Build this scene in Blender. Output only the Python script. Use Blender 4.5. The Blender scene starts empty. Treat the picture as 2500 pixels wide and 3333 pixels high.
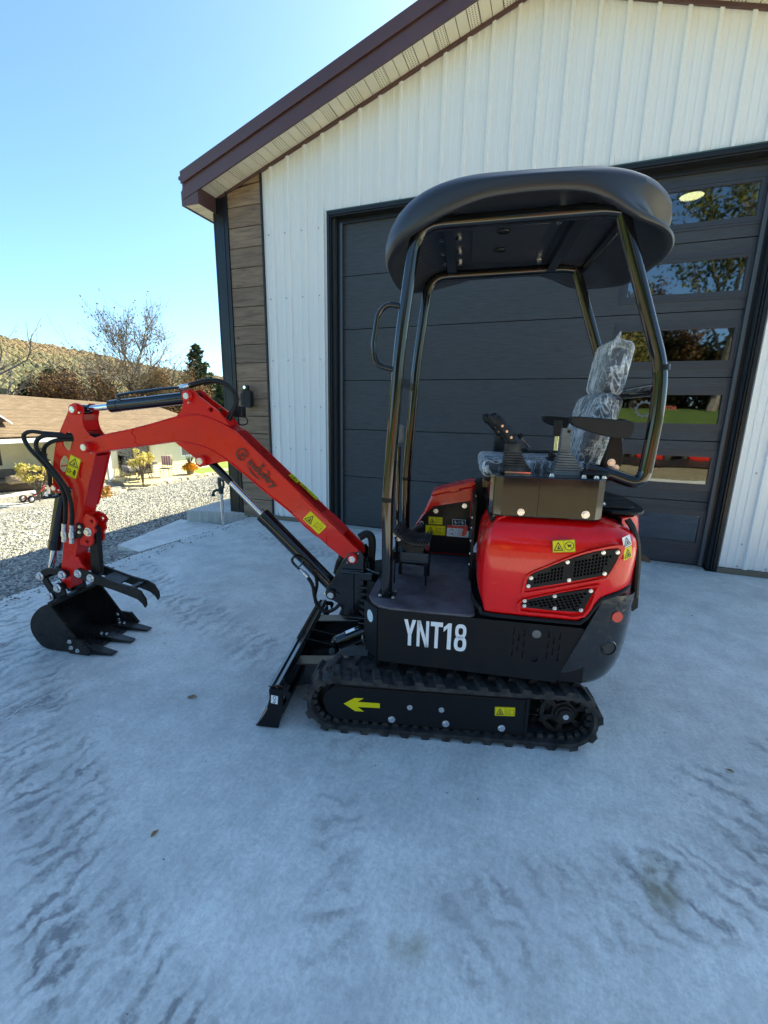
import bpy, bmesh, math, random
import numpy as np
from mathutils import Vector, Matrix, noise
from mathutils.geometry import tessellate_polygon
rad = math.radians
scene = bpy.context.scene
col = scene.collection

# ------------------------------------------------------------------ camera
cam_d = bpy.data.cameras.new('camera'); cam = bpy.data.objects.new('camera', cam_d); col.objects.link(cam)
YAW, PIT, ROL = -.3599, .2230, .0193
CAM = Vector((3.3913, -5.0149, 1.4732))
F = Vector((math.sin(YAW) * math.cos(PIT), math.cos(YAW) * math.cos(PIT), -math.sin(PIT)))
R0 = Vector((math.cos(YAW), -math.sin(YAW), 0)); U0 = R0.cross(F)
Rv = R0 * math.cos(ROL) + U0 * math.sin(ROL); Uv = U0 * math.cos(ROL) - R0 * math.sin(ROL)
mw = Matrix((Rv, Uv, -F)).transposed().to_4x4(); mw.translation = CAM
cam.matrix_world = mw
cam_d.sensor_fit = 'VERTICAL'; cam_d.sensor_height = 36; cam_d.lens = 1421.98 / 3333 * 36
cam_d.clip_start = .05; cam_d.clip_end = 4000
scene.camera = cam
# ------------------------------------------------------------------ sky and sun
SUN_EL, SUN_AZ = rad(39), rad(20)          # azimuth from +Y towards +X
sd = Vector((math.sin(SUN_AZ) * math.cos(SUN_EL), math.cos(SUN_AZ) * math.cos(SUN_EL), math.sin(SUN_EL)))
w = bpy.data.worlds.new('World'); scene.world = w; w.use_nodes = True
nt = w.node_tree; bg = nt.nodes['Background']; sky = nt.nodes.new('ShaderNodeTexSky')
sky.sky_type = 'NISHITA'; sky.sun_disc = False; sky.sun_elevation = SUN_EL; sky.sun_rotation = SUN_AZ
sky.altitude = 300; sky.air_density = .8; sky.dust_density = 1.3; sky.ozone_density = 10
nt.links.new(sky.outputs[0], bg.inputs[0]); bg.inputs[1].default_value = .13
sl = bpy.data.lights.new('sun', 'SUN'); sun = bpy.data.objects.new('sun', sl); col.objects.link(sun)
sl.energy = 5; sl.angle = rad(.53); sl.color = (1, .95, .87)
sun.rotation_euler = sd.to_track_quat('Z', 'Y').to_euler()
vs = scene.view_settings; vs.view_transform = 'Standard'; vs.look = 'None'; vs.gamma = 1; vs.exposure = 1.88
vs.use_white_balance = True; vs.white_balance_temperature = 8500; vs.white_balance_tint = -6   # camera white balance set for open shade
scene.cycles.max_bounces = 8; scene.cycles.transparent_max_bounces = 16
scene.cycles.use_denoising = True
random.seed(7)
rng = np.random.default_rng(7)

# ------------------------------------------------------------------ materials
MATS = {}
def nodes_of(m):
    m.use_nodes = True
    return m.node_tree, m.node_tree.nodes['Principled BSDF']
def mat(name, c, rough=.5, metal=0., coat=0., bump=None, var=None, spec=.5, rvar=None, obj=True, rnd=0):
    """principled material; var=(scale, colour2, contrast) noise colour, bump=(scale,strength), rvar=(scale,amount) roughness noise"""
    m = bpy.data.materials.new(name); t, p = nodes_of(m); N = t.nodes; L = t.links
    p.inputs['Base Color'].default_value = (*c, 1); p.inputs['Roughness'].default_value = rough
    p.inputs['Metallic'].default_value = metal; p.inputs['Coat Weight'].default_value = coat
    p.inputs['Coat Roughness'].default_value = .06; p.inputs['Specular IOR Level'].default_value = spec
    tc = N.new('ShaderNodeTexCoord'); src = tc.outputs['Object' if obj else 'Generated']
    def noise_n(sc, det=4):
        n = N.new('ShaderNodeTexNoise'); n.inputs['Scale'].default_value = sc; n.inputs['Detail'].default_value = det
        L.new(src, n.inputs['Vector']); return n
    if var:
        n = noise_n(var[0]); r = N.new('ShaderNodeValToRGB'); k = var[2] if len(var) > 2 else .5
        r.color_ramp.elements[0].position = .5 - .25 * k; r.color_ramp.elements[1].position = .5 + .25 * k
        r.color_ramp.elements[0].color = (*c, 1); r.color_ramp.elements[1].color = (*var[1], 1)
        L.new(n.outputs['Fac'], r.inputs['Fac']); out = r.outputs['Color']
        if rnd:
            oi = N.new('ShaderNodeObjectInfo'); h = N.new('ShaderNodeHueSaturation'); mr = N.new('ShaderNodeMapRange')
            mr.inputs[3].default_value = 1 - rnd; mr.inputs[4].default_value = 1 + rnd
            L.new(oi.outputs['Random'], mr.inputs[0]); L.new(mr.outputs[0], h.inputs['Value']); L.new(out, h.inputs['Color']); out = h.outputs['Color']
        L.new(out, p.inputs['Base Color'])
    if rvar:
        n = noise_n(rvar[0], 5); mr = N.new('ShaderNodeMapRange'); mr.inputs[1].default_value = .35; mr.inputs[2].default_value = .65
        mr.inputs[3].default_value = max(.02, rough - rvar[1]); mr.inputs[4].default_value = min(1, rough + rvar[1])
        L.new(n.outputs['Fac'], mr.inputs[0]); L.new(mr.outputs[0], p.inputs['Roughness'])
    if bump:
        n = noise_n(bump[0], 6); b = N.new('ShaderNodeBump'); b.inputs['Strength'].default_value = bump[1]; b.inputs['Distance'].default_value = bump[2] if len(bump) > 2 else .01
        L.new(n.outputs['Fac'], b.inputs['Height']); L.new(b.outputs[0], p.inputs['Normal'])
    MATS[name] = m
    return m
RED = mat('red_paint', (.86, .004, .007), .26, coat=.5, spec=.28, bump=(90, .04, .004), var=(3, (.79, .003, .006)), rvar=(12, .05))
REDB = mat('red_boom_paint', (.74, .010, .008), .34, coat=.3, spec=.28, bump=(160, .08, .003), var=(4, (.64, .007, .007)), rvar=(9, .08))
BLK = mat('black_gloss_paint', (.006, .006, .007), .12, spec=.4, coat=.55, rvar=(7, .07), bump=(60, .03, .004))
SAT = mat('black_satin_paint', (.008, .0085, .010), .38, spec=.22, rvar=(11, .1), bump=(240, .06, .002))
STEEL = mat('black_steel', (.009, .009, .010), .36, spec=.22, rvar=(20, .14), bump=(70, .1, .003), var=(9, (.030, .026, .022), .8))
PLAS = mat('black_plastic', (.012, .012, .013), .45, spec=.3, bump=(300, .1, .002))
ROOFP = mat('roof_plastic', (.024, .026, .032), .36, spec=.45, bump=(500, .12, .001), rvar=(4, .06))
RUB = mat('rubber', (.010, .010, .011), .62, spec=.3, var=(24, (.060, .056, .052), .8), bump=(60, .4, .004))
HOSE = mat('hose_rubber', (.009, .009, .010), .5, spec=.3, bump=(200, .1, .002))
CHR = mat('chrome', (.82, .83, .84), .10, 1.0)
ZINC = mat('zinc', (.72, .72, .73), .30, 1.0, rvar=(60, .1))
YEL = mat('sticker_yellow', (.80, .66, .004), .35)
WHT = mat('sticker_white', (.80, .82, .84), .35, var=(60, (.74, .77, .80)))
INK = mat('sticker_ink', (.03, .028, .012), .45)
BROWN = mat('decal_brown', (.045, .022, .016), .4)
REDS = mat('sticker_red', (.62, .02, .02), .35)
REFL = mat('reflector_white', (.62, .78, .84), .25)
MATM = mat('floor_mat', (.050, .038, .048), .62, var=(9, (.14, .125, .135), .9), bump=(55, .5, .004), rvar=(14, .12))
GREYR = mat('grey_rubber', (.16, .16, .15), .6, var=(20, (.11, .11, .105)))
CONC = None
TRIMB = mat('black_trim', (.010, .012, .015), .34, spec=.35, rvar=(5, .06))
SOFF = mat('soffit_vinyl', (.80, .74, .58), .55, var=(2, (.75, .69, .54)))
FASC = mat('fascia_brown', (.092, .044, .046), .42, rvar=(6, .08), var=(1.5, (.11, .054, .055)))
STONE = mat('stone', (.30, .25, .18), .85, var=(6, (.46, .40, .31), .8), bump=(20, .6, .03), rnd=.25)
DARK = mat('interior_dark', (.03, .032, .035), .8)
LEAFB = None

def attr_mat(name, ramp, rough=.8, trans=0., bump=None):
    m = bpy.data.materials.new(name); t, p = nodes_of(m); N = t.nodes; L = t.links
    a = N.new('ShaderNodeAttribute'); a.attribute_name = 'tint'
    r = N.new('ShaderNodeValToRGB'); els = r.color_ramp.elements
    for i, (pos, c) in enumerate(ramp):
        e = els[i] if i < 2 else els.new(pos)
        e.position = pos; e.color = (*c, 1)
    L.new(a.outputs['Fac'], r.inputs['Fac']); L.new(r.outputs[0], p.inputs['Base Color'])
    p.inputs['Roughness'].default_value = rough; p.inputs['Specular IOR Level'].default_value = .2
    if trans:
        tr = N.new('ShaderNodeBsdfTranslucent'); L.new(r.outputs[0], tr.inputs[0]); mx = N.new('ShaderNodeMixShader'); mx.inputs[0].default_value = trans
        L.new(p.outputs[0], mx.inputs[1]); L.new(tr.outputs[0], mx.inputs[2]); L.new(mx.outputs[0], N['Material Output'].inputs[0])
    if bump:
        n = N.new('ShaderNodeTexNoise'); n.inputs['Scale'].default_value = bump[0]; b = N.new('ShaderNodeBump'); b.inputs['Strength'].default_value = bump[1]; b.inputs['Distance'].default_value = bump[2]
        tc = N.new('ShaderNodeTexCoord'); L.new(tc.outputs['Object'], n.inputs['Vector']); L.new(n.outputs['Fac'], b.inputs['Height']); L.new(b.outputs[0], p.inputs['Normal'])
    return m

# ------------------------------------------------------------------ mesh builder
def spl(pts, n=6, closed=False):
    P = [Vector(p) for p in pts]; out = []
    m = len(P)
    rngi = range(m if closed else m - 1)
    for i in rngi:
        p0 = P[(i - 1) % m] if closed or i > 0 else P[0] * 2 - P[1]
        p1 = P[i]; p2 = P[(i + 1) % m]
        p3 = P[(i + 2) % m] if closed or i + 2 < m else p2 * 2 - p1
        for k in range(n):
            t = k / n
            out.append(.5 * ((2 * p1) + (p2 - p0) * t + (2 * p0 - 5 * p1 + 4 * p2 - p3) * t * t + (3 * p1 - p0 - 3 * p2 + p3) * t ** 3))
    if not closed: out.append(P[-1])
    return out
def arc(cx, cz, r, a0, a1, n=8):
    return [(cx + r * math.cos(rad(a0 + (a1 - a0) * i / n)), cz + r * math.sin(rad(a0 + (a1 - a0) * i / n))) for i in range(n + 1)]
def circ(cx, cz, r, n=16): return [(cx + r * math.cos(2 * math.pi * i / n), cz + r * math.sin(2 * math.pi * i / n)) for i in range(n)]
def lvl(p):
    """thing > part > sub-part: a piece of a sub-part hangs from its part (all share the thing's origin)"""
    while p is not None and p.parent is not None and p.parent.parent is not None: p = p.parent
    return p
class MB:
    def __init__(s): s.v = []; s.f = []; s.m = []; s.sm = []
    def add(s, vs, fs, m=0, sm=False):
        o = len(s.v); s.v += [tuple(v) for v in vs]
        for f in fs: s.f.append([i + o for i in f]); s.m.append(m); s.sm.append(sm)
        return s
    def bx(s, x0, x1, y0, y1, z0, z1, m=0):
        return s.add([(x0, y0, z0), (x1, y0, z0), (x1, y1, z0), (x0, y1, z0), (x0, y0, z1), (x1, y0, z1), (x1, y1, z1), (x0, y1, z1)],
                     [(0, 3, 2, 1), (4, 5, 6, 7), (0, 1, 5, 4), (1, 2, 6, 5), (2, 3, 7, 6), (3, 0, 4, 7)], m)
    def cyl(s, p0, p1, r0, r1=None, n=18, m=0, cap=True):
        p0 = Vector(p0); p1 = Vector(p1); r1 = r0 if r1 is None else r1
        d = (p1 - p0).normalized(); a = d.orthogonal().normalized(); b = d.cross(a)
        ring = [(a * math.cos(2 * math.pi * i / n) + b * math.sin(2 * math.pi * i / n)) for i in range(n)]
        V = [p0 + q * r0 for q in ring] + [p1 + q * r1 for q in ring]
        s.add(V, [(i, (i + 1) % n, n + (i + 1) % n, n + i) for i in range(n)], m, True)
        if cap: s.add(V, [tuple(range(n))[::-1], tuple(range(n, 2 * n))], m)
        return s
    def tube(s, pts, r, n=8, m=0, rr=None):
        P = [Vector(p) for p in pts]; rings = []
        up = None
        for i, p in enumerate(P):
            d = (P[min(i + 1, len(P) - 1)] - P[max(i - 1, 0)])
            if d.length < 1e-9: d = Vector((0, 0, 1))
            d.normalize()
            a = d.orthogonal().normalized() if up is None else (up - d * up.dot(d)).normalized()
            up = a; b = d.cross(a); q = rr[i] if rr else r
            rings.append([p + (a * math.cos(2 * math.pi * k / n) + b * math.sin(2 * math.pi * k / n)) * q for k in range(n)])
        V = [v for g_ in rings for v in g_]; fs = []
        for i in range(len(P) - 1):
            for k in range(n): fs.append((i * n + k, i * n + (k + 1) % n, (i + 1) * n + (k + 1) % n, (i + 1) * n + k))
        s.add(V, fs, m, True); s.add(V, [tuple(range(n))[::-1], tuple(range((len(P) - 1) * n, len(P) * n))], m)
        return s
    def prism(s, poly, c0, c1, m=0, holes=(), ax='y'):
        mp = {'y': lambda a, b, c: (a, c, b), 'z': lambda a, b, c: (a, b, c), 'x': lambda a, b, c: (c, a, b)}[ax]
        loops = [list(poly)] + [list(h) for h in holes]; base = len(s.v); tot = sum(len(l) for l in loops)
        flat = [p for l in loops for p in l]
        V = [mp(p[0], p[1], c0) for p in flat] + [mp(p[0], p[1], c1) for p in flat]
        fs = []; o = 0
        for l in loops:
            k = len(l)
            for i in range(k): fs.append((o + i, o + (i + 1) % k, tot + o + (i + 1) % k, tot + o + i))
            o += k
        if len(loops) == 1: fs += [tuple(range(tot))[::-1], tuple(range(tot, 2 * tot))]
        else:
            for t in tessellate_polygon([[Vector((p[0], p[1], 0)) for p in l] for l in loops]):
                fs += [tuple(t)[::-1], tuple(tot + i for i in t)]
        return s.add(V, fs, m)
    def lathe(s, prof, o=(0, 0, 0), ax=(0, 0, 1), n=20, m=0, closed=False):
        o = Vector(o); ax = Vector(ax).normalized(); a = ax.orthogonal().normalized(); b = ax.cross(a)
        V = []; k = len(prof)
        for i in range(n):
            t = 2 * math.pi * i / n; q = a * math.cos(t) + b * math.sin(t)
            V += [o + q * r + ax * h for r, h in prof]
        fs = [(i * k + j, ((i + 1) % n) * k + j, ((i + 1) % n) * k + j + 1, i * k + j + 1) for i in range(n) for j in range(k - 1)]
        return s.add(V, fs, m, True)
    def rbox(s, c, d, r, m=0, seg=3, rot=None):
        bm = bmesh.new(); bmesh.ops.create_cube(bm, size=1)
        for v in bm.verts: v.co = Vector((v.co.x * d[0], v.co.y * d[1], v.co.z * d[2]))
        bmesh.ops.bevel(bm, geom=bm.edges[:], offset=r, segments=seg, profile=.5, affect='EDGES')
        bm.verts.index_update(); M_ = rot or Matrix.Identity(3)
        s.add([M_ @ v.co + Vector(c) for v in bm.verts], [[v.index for v in f.verts] for f in bm.faces], m, True); bm.free()
        return s
    def mesh(s, name, mats, xf=None, fixn=True, angle=35):
        me = bpy.data.meshes.new(name)
        V = s.v if xf is None else [tuple(xf @ Vector(v)) for v in s.v]
        me.from_pydata(V, [], s.f)
        for q in mats: me.materials.append(q)
        me.polygons.foreach_set('material_index', s.m); me.polygons.foreach_set('use_smooth', s.sm)
        if fixn:
            bm = bmesh.new(); bm.from_mesh(me); bmesh.ops.remove_doubles(bm, verts=bm.verts, dist=1e-6)
            bmesh.ops.recalc_face_normals(bm, faces=bm.faces); bm.to_mesh(me); bm.free()
        if any(s.sm): me.set_sharp_from_angle(angle=rad(angle))
        me.update()
        return me
    def split(s):
        """one builder for each connected piece"""
        par = list(range(len(s.v)))
        def fd(a):
            while par[a] != a: par[a] = par[par[a]]; a = par[a]
            return a
        key = {}
        for i, v in enumerate(s.v):
            k = tuple(round(c, 5) for c in v)
            if k in key: par[fd(i)] = fd(key[k])
            else: key[k] = i
        for f in s.f:
            for i in f[1:]: par[fd(i)] = fd(f[0])
        out = {}
        for f, m, sm in zip(s.f, s.m, s.sm):
            b = out.setdefault(fd(f[0]), MB()); b.add([s.v[i] for i in f], [tuple(range(len(f)))], m, sm)
        return list(out.values())
    def build(s, name, mats, parent=None, xf=None, bevel=None, fixn=True, angle=35, pieces=False, **tags):
        if pieces:
            objs = [b.build(name, mats, parent, xf, bevel, True, angle, **tags) for b in s.split()]
            return objs[0]
        if not isinstance(mats, (list, tuple)): mats = [mats]
        o = bpy.data.objects.new(name, s.mesh(name, mats, xf, fixn, angle)); col.objects.link(o); o.parent = lvl(parent)
        if bevel:
            b = o.modifiers.new('bevel', 'BEVEL'); b.width = bevel; b.segments = 2; b.limit_method = 'ANGLE'; b.angle_limit = rad(40)
        for k, v in tags.items(): o[k] = v
        return o
def empty(name, loc=(0, 0, 0), rz=0, **tags):
    o = bpy.data.objects.new(name, None); col.objects.link(o); o.location = loc; o.rotation_euler = (0, 0, rz); o.empty_display_size = .1
    for k, v in tags.items(): o[k] = v
    return o
def share(name, me, parent=None, loc=(0, 0, 0), rot=(0, 0, 0), sc=(1, 1, 1), **tags):
    o = bpy.data.objects.new(name, me); col.objects.link(o); o.parent = lvl(parent); o.location = loc; o.rotation_euler = rot; o.scale = sc
    for k, v in tags.items(): o[k] = v
    return o
def text_polys(body, size, shear=0., bold=0., sx=1., align='LEFT'):
    c = bpy.data.curves.new('t', 'FONT'); c.body = body; c.size = size; c.shear = shear; c.offset = bold; c.align_x = align; c.resolution_u = 3
    o = bpy.data.objects.new('t', c); col.objects.link(o); bpy.context.view_layer.update()
    me = bpy.data.meshes.new_from_object(o.evaluated_get(bpy.context.evaluated_depsgraph_get()))
    V = [(v.co.x * sx, v.co.y) for v in me.vertices]; fs = [list(p.vertices) for p in me.polygons]
    bpy.data.objects.remove(o); bpy.data.curves.remove(c); bpy.data.meshes.remove(me)
    return V, fs
def decal(mb, V, fs, org, u, v, nrm, off, m=0):
    org = Vector(org); u = Vector(u); v = Vector(v); nrm = Vector(nrm)
    mb.add([org + u * a + v * b + nrm * off for a, b in V], fs, m)
def npgrid(name, V, fs, matl, smooth=True, tint=None, **tags):
    me = bpy.data.meshes.new(name); me.from_pydata(V.tolist() if hasattr(V, 'tolist') else V, [], fs.tolist() if hasattr(fs, 'tolist') else fs)
    me.materials.append(matl)
    if smooth: me.polygons.foreach_set('use_smooth', [True] * len(me.polygons))
    if tint is not None:
        a = me.attributes.new('tint', 'FLOAT', 'FACE'); a.data.foreach_set('value', np.asarray(tint, dtype=np.float32))
    o = bpy.data.objects.new(name, me); col.objects.link(o)
    for k, v in tags.items(): o[k] = v
    return o

# ------------------------------------------------------------------ procedural surface materials
class NT:
    """tiny node helper"""
    def __init__(s, name):
        s.m = bpy.data.materials.new(name); s.t, s.p = nodes_of(s.m); s.N = s.t.nodes; s.L = s.t.links
        s.tc = s.N.new('ShaderNodeTexCoord'); s.obj = s.tc.outputs['Object']
    def n(s, kind, **kw):
        q = s.N.new('ShaderNode' + kind)
        for k, v in kw.items(): setattr(q, k, v)
        return q
    def map(s, sc=(1, 1, 1), rot=(0, 0, 0), loc=(0, 0, 0), src=None):
        q = s.n('Mapping'); q.inputs['Scale'].default_value = sc; q.inputs['Rotation'].default_value = rot; q.inputs['Location'].default_value = loc
        s.L.new(src or s.obj, q.inputs[0]); return q.outputs[0]
    def noise(s, sc, det=4, src=None, rough=.55, dist=0):
        q = s.n('TexNoise'); q.inputs['Scale'].default_value = sc; q.inputs['Detail'].default_value = det; q.inputs['Roughness'].default_value = rough; q.inputs['Distortion'].default_value = dist
        s.L.new(src or s.obj, q.inputs['Vector']); return q.outputs['Fac']
    def ramp(s, fac, stops):
        q = s.n('ValToRGB'); e = q.color_ramp.elements
        for i, (p, c) in enumerate(stops):
            x = e[i] if i < 2 else e.new(p)
            x.position = p; x.color = (*c, 1) if not isinstance(c, float) else (c, c, c, 1)
        s.L.new(fac, q.inputs[0]); return q.outputs[0]
    def mix(s, fac, a, b, mode='MIX'):
        q = s.n('MixRGB', blend_type=mode)
        for i, v in ((0, fac), (1, a), (2, b)):
            if hasattr(v, 'is_output'): s.L.new(v, q.inputs[i])
            else: q.inputs[i].default_value = v if i == 0 else (*v, 1)
        return q.outputs[0]
    def math(s, op, a, b=0.):
        q = s.n('Math', operation=op)
        for i, v in ((0, a), (1, b)):
            if hasattr(v, 'is_output'): s.L.new(v, q.inputs[i])
            else: q.inputs[i].default_value = v
        return q.outputs[0]
    def bump(s, h, st, dist=.01, prev=None):
        q = s.n('Bump'); q.inputs['Strength'].default_value = st; q.inputs['Distance'].default_value = dist; s.L.new(h, q.inputs['Height'])
        if prev: s.L.new(prev, q.inputs['Normal'])
        return q.outputs[0]
    def fin(s, colr=None, rough=None, nrm=None):
        if colr is not None: s.L.new(colr, s.p.inputs['Base Color'])
        if rough is not None:
            if isinstance(rough, float): s.p.inputs['Roughness'].default_value = rough
            else: s.L.new(rough, s.p.inputs['Roughness'])
        if nrm is not None: s.L.new(nrm, s.p.inputs['Normal'])
        return s.m
def sep(q, src=None):
    x = q.n('SeparateXYZ'); q.L.new(src or q.obj, x.inputs[0]); return x.outputs

# concrete: broom finish, blotches, tyre and track scuffs
q = NT('concrete_broomed')
c1 = q.ramp(q.noise(.9, 5), [(.32, (.66, .645, .60)), (.68, (.82, .80, .75))])
c2 = q.ramp(q.noise(5.5, 8, rough=.75), [(.30, .76), (.62, 1.04)])
c = q.mix(1, c1, c2, 'MULTIPLY')
grain = q.noise(1, 5, src=q.map((70, 5, 1), (0, 0, .25)), rough=.75)
c = q.mix(1, c, q.ramp(grain, [(.3, .92), (.66, 1.04)]), 'MULTIPLY')
fine = q.noise(55, 8, rough=.85)
c = q.mix(1, c, q.ramp(fine, [(.34, .74), (.58, 1.08)]), 'MULTIPLY')
# tread marks left by tyres and tracks, dark rubber smears
X, Y, Z_ = sep(q)
def blob(cx, cy, rx, ry):
    a = q.math('DIVIDE', q.math('SUBTRACT', X, cx), rx); b = q.math('DIVIDE', q.math('SUBTRACT', Y, cy), ry)
    d_ = q.math('ADD', q.math('MULTIPLY', a, a), q.math('MULTIPLY', b, b))
    return q.math('MAXIMUM', q.math('SUBTRACT', 1., d_), 0.)
warp = q.math('SUBTRACT', q.noise(6, 4, rough=.6), .5); warp2 = q.math('SUBTRACT', q.noise(1.3, 2), .5); patch = q.ramp(q.noise(3.2, 5, rough=.7), [(.36, .08), (.62, 1.)]); crumbs = q.ramp(q.noise(30, 7, rough=.8), [(.34, .25), (.60, 1.)])
def band(x0, y0, x1, y1, hw, per, st):
    ln = math.hypot(x1 - x0, y1 - y0); dx, dy = (x1 - x0) / ln, (y1 - y0) / ln
    rx, ry = q.math('SUBTRACT', X, x0), q.math('SUBTRACT', Y, y0)
    u = q.math('ADD', q.math('MULTIPLY', rx, dx), q.math('MULTIPLY', ry, dy)); v = q.math('ADD', q.math('SUBTRACT', q.math('MULTIPLY', ry, dx), q.math('MULTIPLY', rx, dy)), q.math('MULTIPLY', warp2, .30)); av = q.math('ABSOLUTE', v)
    uu = q.math('ADD', q.math('ADD', u, q.math('MULTIPLY', warp, .34)), q.math('MULTIPLY', v, .35))
    w_ = q.ramp(q.math('ADD', q.math('MULTIPLY', q.math('SINE', q.math('MULTIPLY', uu, 6.283 / per)), .5), .5), [(.30, .10), (1., 1.)])
    e1 = q.ramp(q.math('DIVIDE', av, hw), [(.55, 1.), (1., 0.)]); e2 = q.ramp(q.math('DIVIDE', u, ln), [(0., 0.), (.06, 1.), (.94, 1.), (1., 0.)])
    return q.math('MULTIPLY', q.math('MULTIPLY', w_, q.math('MULTIPLY', e1, e2)), st)
bands = [band(2.95, -4.68, .9, -3.80, .20, .085, .95), band(1.3, -3.98, -.5, -3.1, .26, .10, .9), band(2.2, -3.15, -.4, -2.05, .20, .11, .7), band(3.2, -4.05, 4.4, -3.35, .18, .09, .75), band(3.05, -4.6, 2.65, -3.3, .14, .10, .55), band(3.9, -3.4, 6.2, -1.2, .22, .12, .7), band(5.0, -3.0, 7.5, -.4, .2, .12, .6), band(2.0, -1.5, .0, -.6, .2, .12, .55)]
sc = bands[0]
for b_ in bands[1:]: sc = q.math('MAXIMUM', sc, b_)
sc = q.math('MULTIPLY', q.math('MULTIPLY', sc, patch), crumbs)
c = q.mix(q.math('MINIMUM', q.math('MULTIPLY', sc, 1.35), .85), c, (.18, .175, .18))
smear = q.ramp(q.noise(2.4, 7, rough=.78, dist=.4), [(.46, 0.), (.70, .55)])
c = q.mix(smear, c, (.42, .41, .41))
stain = q.math('MULTIPLY', q.math('ADD', blob(3.86, -3.66, .07, .16), q.math('ADD', blob(3.14, -4.10, .07, .07), blob(3.5, -4.2, .03, .03))), q.ramp(q.noise(8, 4), [(.4, 0.), (.6, .75)]))
c = q.mix(stain, c, (.24, .21, .12))
vor = q.n('TexVoronoi'); vor.inputs['Scale'].default_value = 1.6; q.L.new(q.obj, vor.inputs['Vector'])
spk = q.ramp(vor.outputs['Distance'], [(.012, 1.), (.022, 0.)])
c = q.mix(q.math('MULTIPLY', spk, .8), c, (.05, .05, .055))
nb = q.bump(grain, .12, .004); nb = q.bump(fine, .18, .003, nb)
CONC = q.fin(c, q.ramp(q.noise(6, 4), [(.3, .62), (.7, .82)]), nb)

q = NT('concrete_plain')
c = q.mix(1, q.ramp(q.noise(2.2, 5), [(.3, (.46, .44, .40)), (.7, (.60, .575, .53))]), q.ramp(q.noise(70, 3), [(.3, .85), (.65, 1.05)]), 'MULTIPLY')
drip = q.ramp(q.noise(1, 3, src=q.map((22, 22, 2.5))), [(.35, .8), (.65, 1.04)])
CONC2 = q.fin(q.mix(1, c, drip, 'MULTIPLY'), .8, q.bump(q.noise(40, 5), .2, .004))

q = NT('gravel')
v = q.n('TexVoronoi'); v.inputs['Scale'].default_value = 30; v.inputs['Randomness'].default_value = 1; q.L.new(q.obj, v.inputs['Vector'])
v2 = q.n('TexVoronoi', feature='DISTANCE_TO_EDGE'); v2.inputs['Scale'].default_value = 30; q.L.new(q.obj, v2.inputs['Vector'])
vs_ = sep(q, v.outputs['Color'])
c = q.ramp(vs_[0], [(0., (.12, .115, .11)), (.5, (.31, .30, .28)), (1., (.54, .51, .46))])
yy_ = sep(q)[1]; tanm = q.ramp(q.math('MULTIPLY', q.math('ADD', yy_, 5.), -.4), [(.2, 0.), (.8, 1.)])
c = q.mix(tanm, c, q.ramp(vs_[0], [(0., (.20, .155, .085)), (.5, (.42, .335, .20)), (1., (.60, .50, .33))]))
c = q.mix(1, c, q.ramp(v2.outputs['Distance'], [(0., .25), (.12, 1.)]), 'MULTIPLY')
c = q.mix(1, c, q.ramp(q.noise(.6, 4), [(.3, .82), (.7, 1.06)]), 'MULTIPLY')
GRAV = q.fin(c, .85, q.bump(v2.outputs['Distance'], 1., .03))

q = NT('grass')
c = q.ramp(q.noise(1.4, 6, rough=.7), [(.3, (.055, .095, .018)), (.55, (.10, .17, .03)), (.8, (.17, .19, .06))])
c = q.mix(1, c, q.ramp(q.noise(60, 4), [(.3, .55), (.7, 1.2)]), 'MULTIPLY')
GRASS = q.fin(c, .9, q.bump(q.noise(45, 5), .9, .05))

q = NT('white_siding')
c = q.ramp(q.noise(.6, 4), [(.3, (.81, .80, .775)), (.7, (.85, .84, .81))])
c = q.mix(1, c, q.ramp(q.noise(1, 4, src=q.map((2, 2, .4))), [(.3, .985), (.7, 1.005)]), 'MULTIPLY')
ptex = q.noise(170, 3, rough=.7)
c = q.mix(1, c, q.ramp(ptex, [(.3, .96), (.7, 1.02)]), 'MULTIPLY')
SIDE = q.fin(c, .42, q.bump(ptex, .2, .002))

q = NT('cedar_plank')
oi = q.n('ObjectInfo'); off = q.n('CombineXYZ'); q.L.new(q.math('MULTIPLY', oi.outputs['Random'], 17.), off.inputs[2]); q.L.new(q.math('MULTIPLY', oi.outputs['Random'], 5.), off.inputs[0])
va = q.n('VectorMath', operation='ADD'); q.L.new(q.obj, va.inputs[0]); q.L.new(off.outputs[0], va.inputs[1])
g1 = q.noise(1, 6, src=q.map((2.6, 3, 26), src=va.outputs[0]), rough=.62, dist=.9)
c = q.ramp(g1, [(.28, (.125, .078, .050)), (.5, (.25, .162, .105)), (.75, (.35, .24, .16))])
kn = q.n('TexVoronoi'); kn.inputs['Scale'].default_value = 1; q.L.new(q.map((3.2, 1, 4.4), src=va.outputs[0]), kn.inputs['Vector'])
c = q.mix(q.ramp(kn.outputs['Distance'], [(.03, .85), (.13, 0.)]), c, (.035, .018, .012))
hs = q.n('HueSaturation'); q.L.new(c, hs.inputs['Color']); mr = q.n('MapRange'); mr.inputs[3].default_value = .72; mr.inputs[4].default_value = 1.2; q.L.new(oi.outputs['Random'], mr.inputs[0]); q.L.new(mr.outputs[0], hs.inputs['Value'])
WOOD = q.fin(hs.outputs[0], .6, q.bump(g1, .25, .004))

q = NT('door_charcoal')
g1 = q.noise(1, 5, src=q.map((7, 7, 95)), rough=.65, dist=.3)
g2 = q.noise(1, 4, src=q.map((85, 85, 6)), rough=.6)
c = q.ramp(g1, [(.3, (.026, .030, .036)), (.7, (.052, .058, .066))])
c = q.mix(1, c, q.ramp(q.noise(.8, 3), [(.3, .9), (.7, 1.08)]), 'MULTIPLY')
nb = q.bump(g1, .5, .004); nb = q.bump(g2, .3, .003, nb)
DOOR = q.fin(c, .55, nb)

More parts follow.
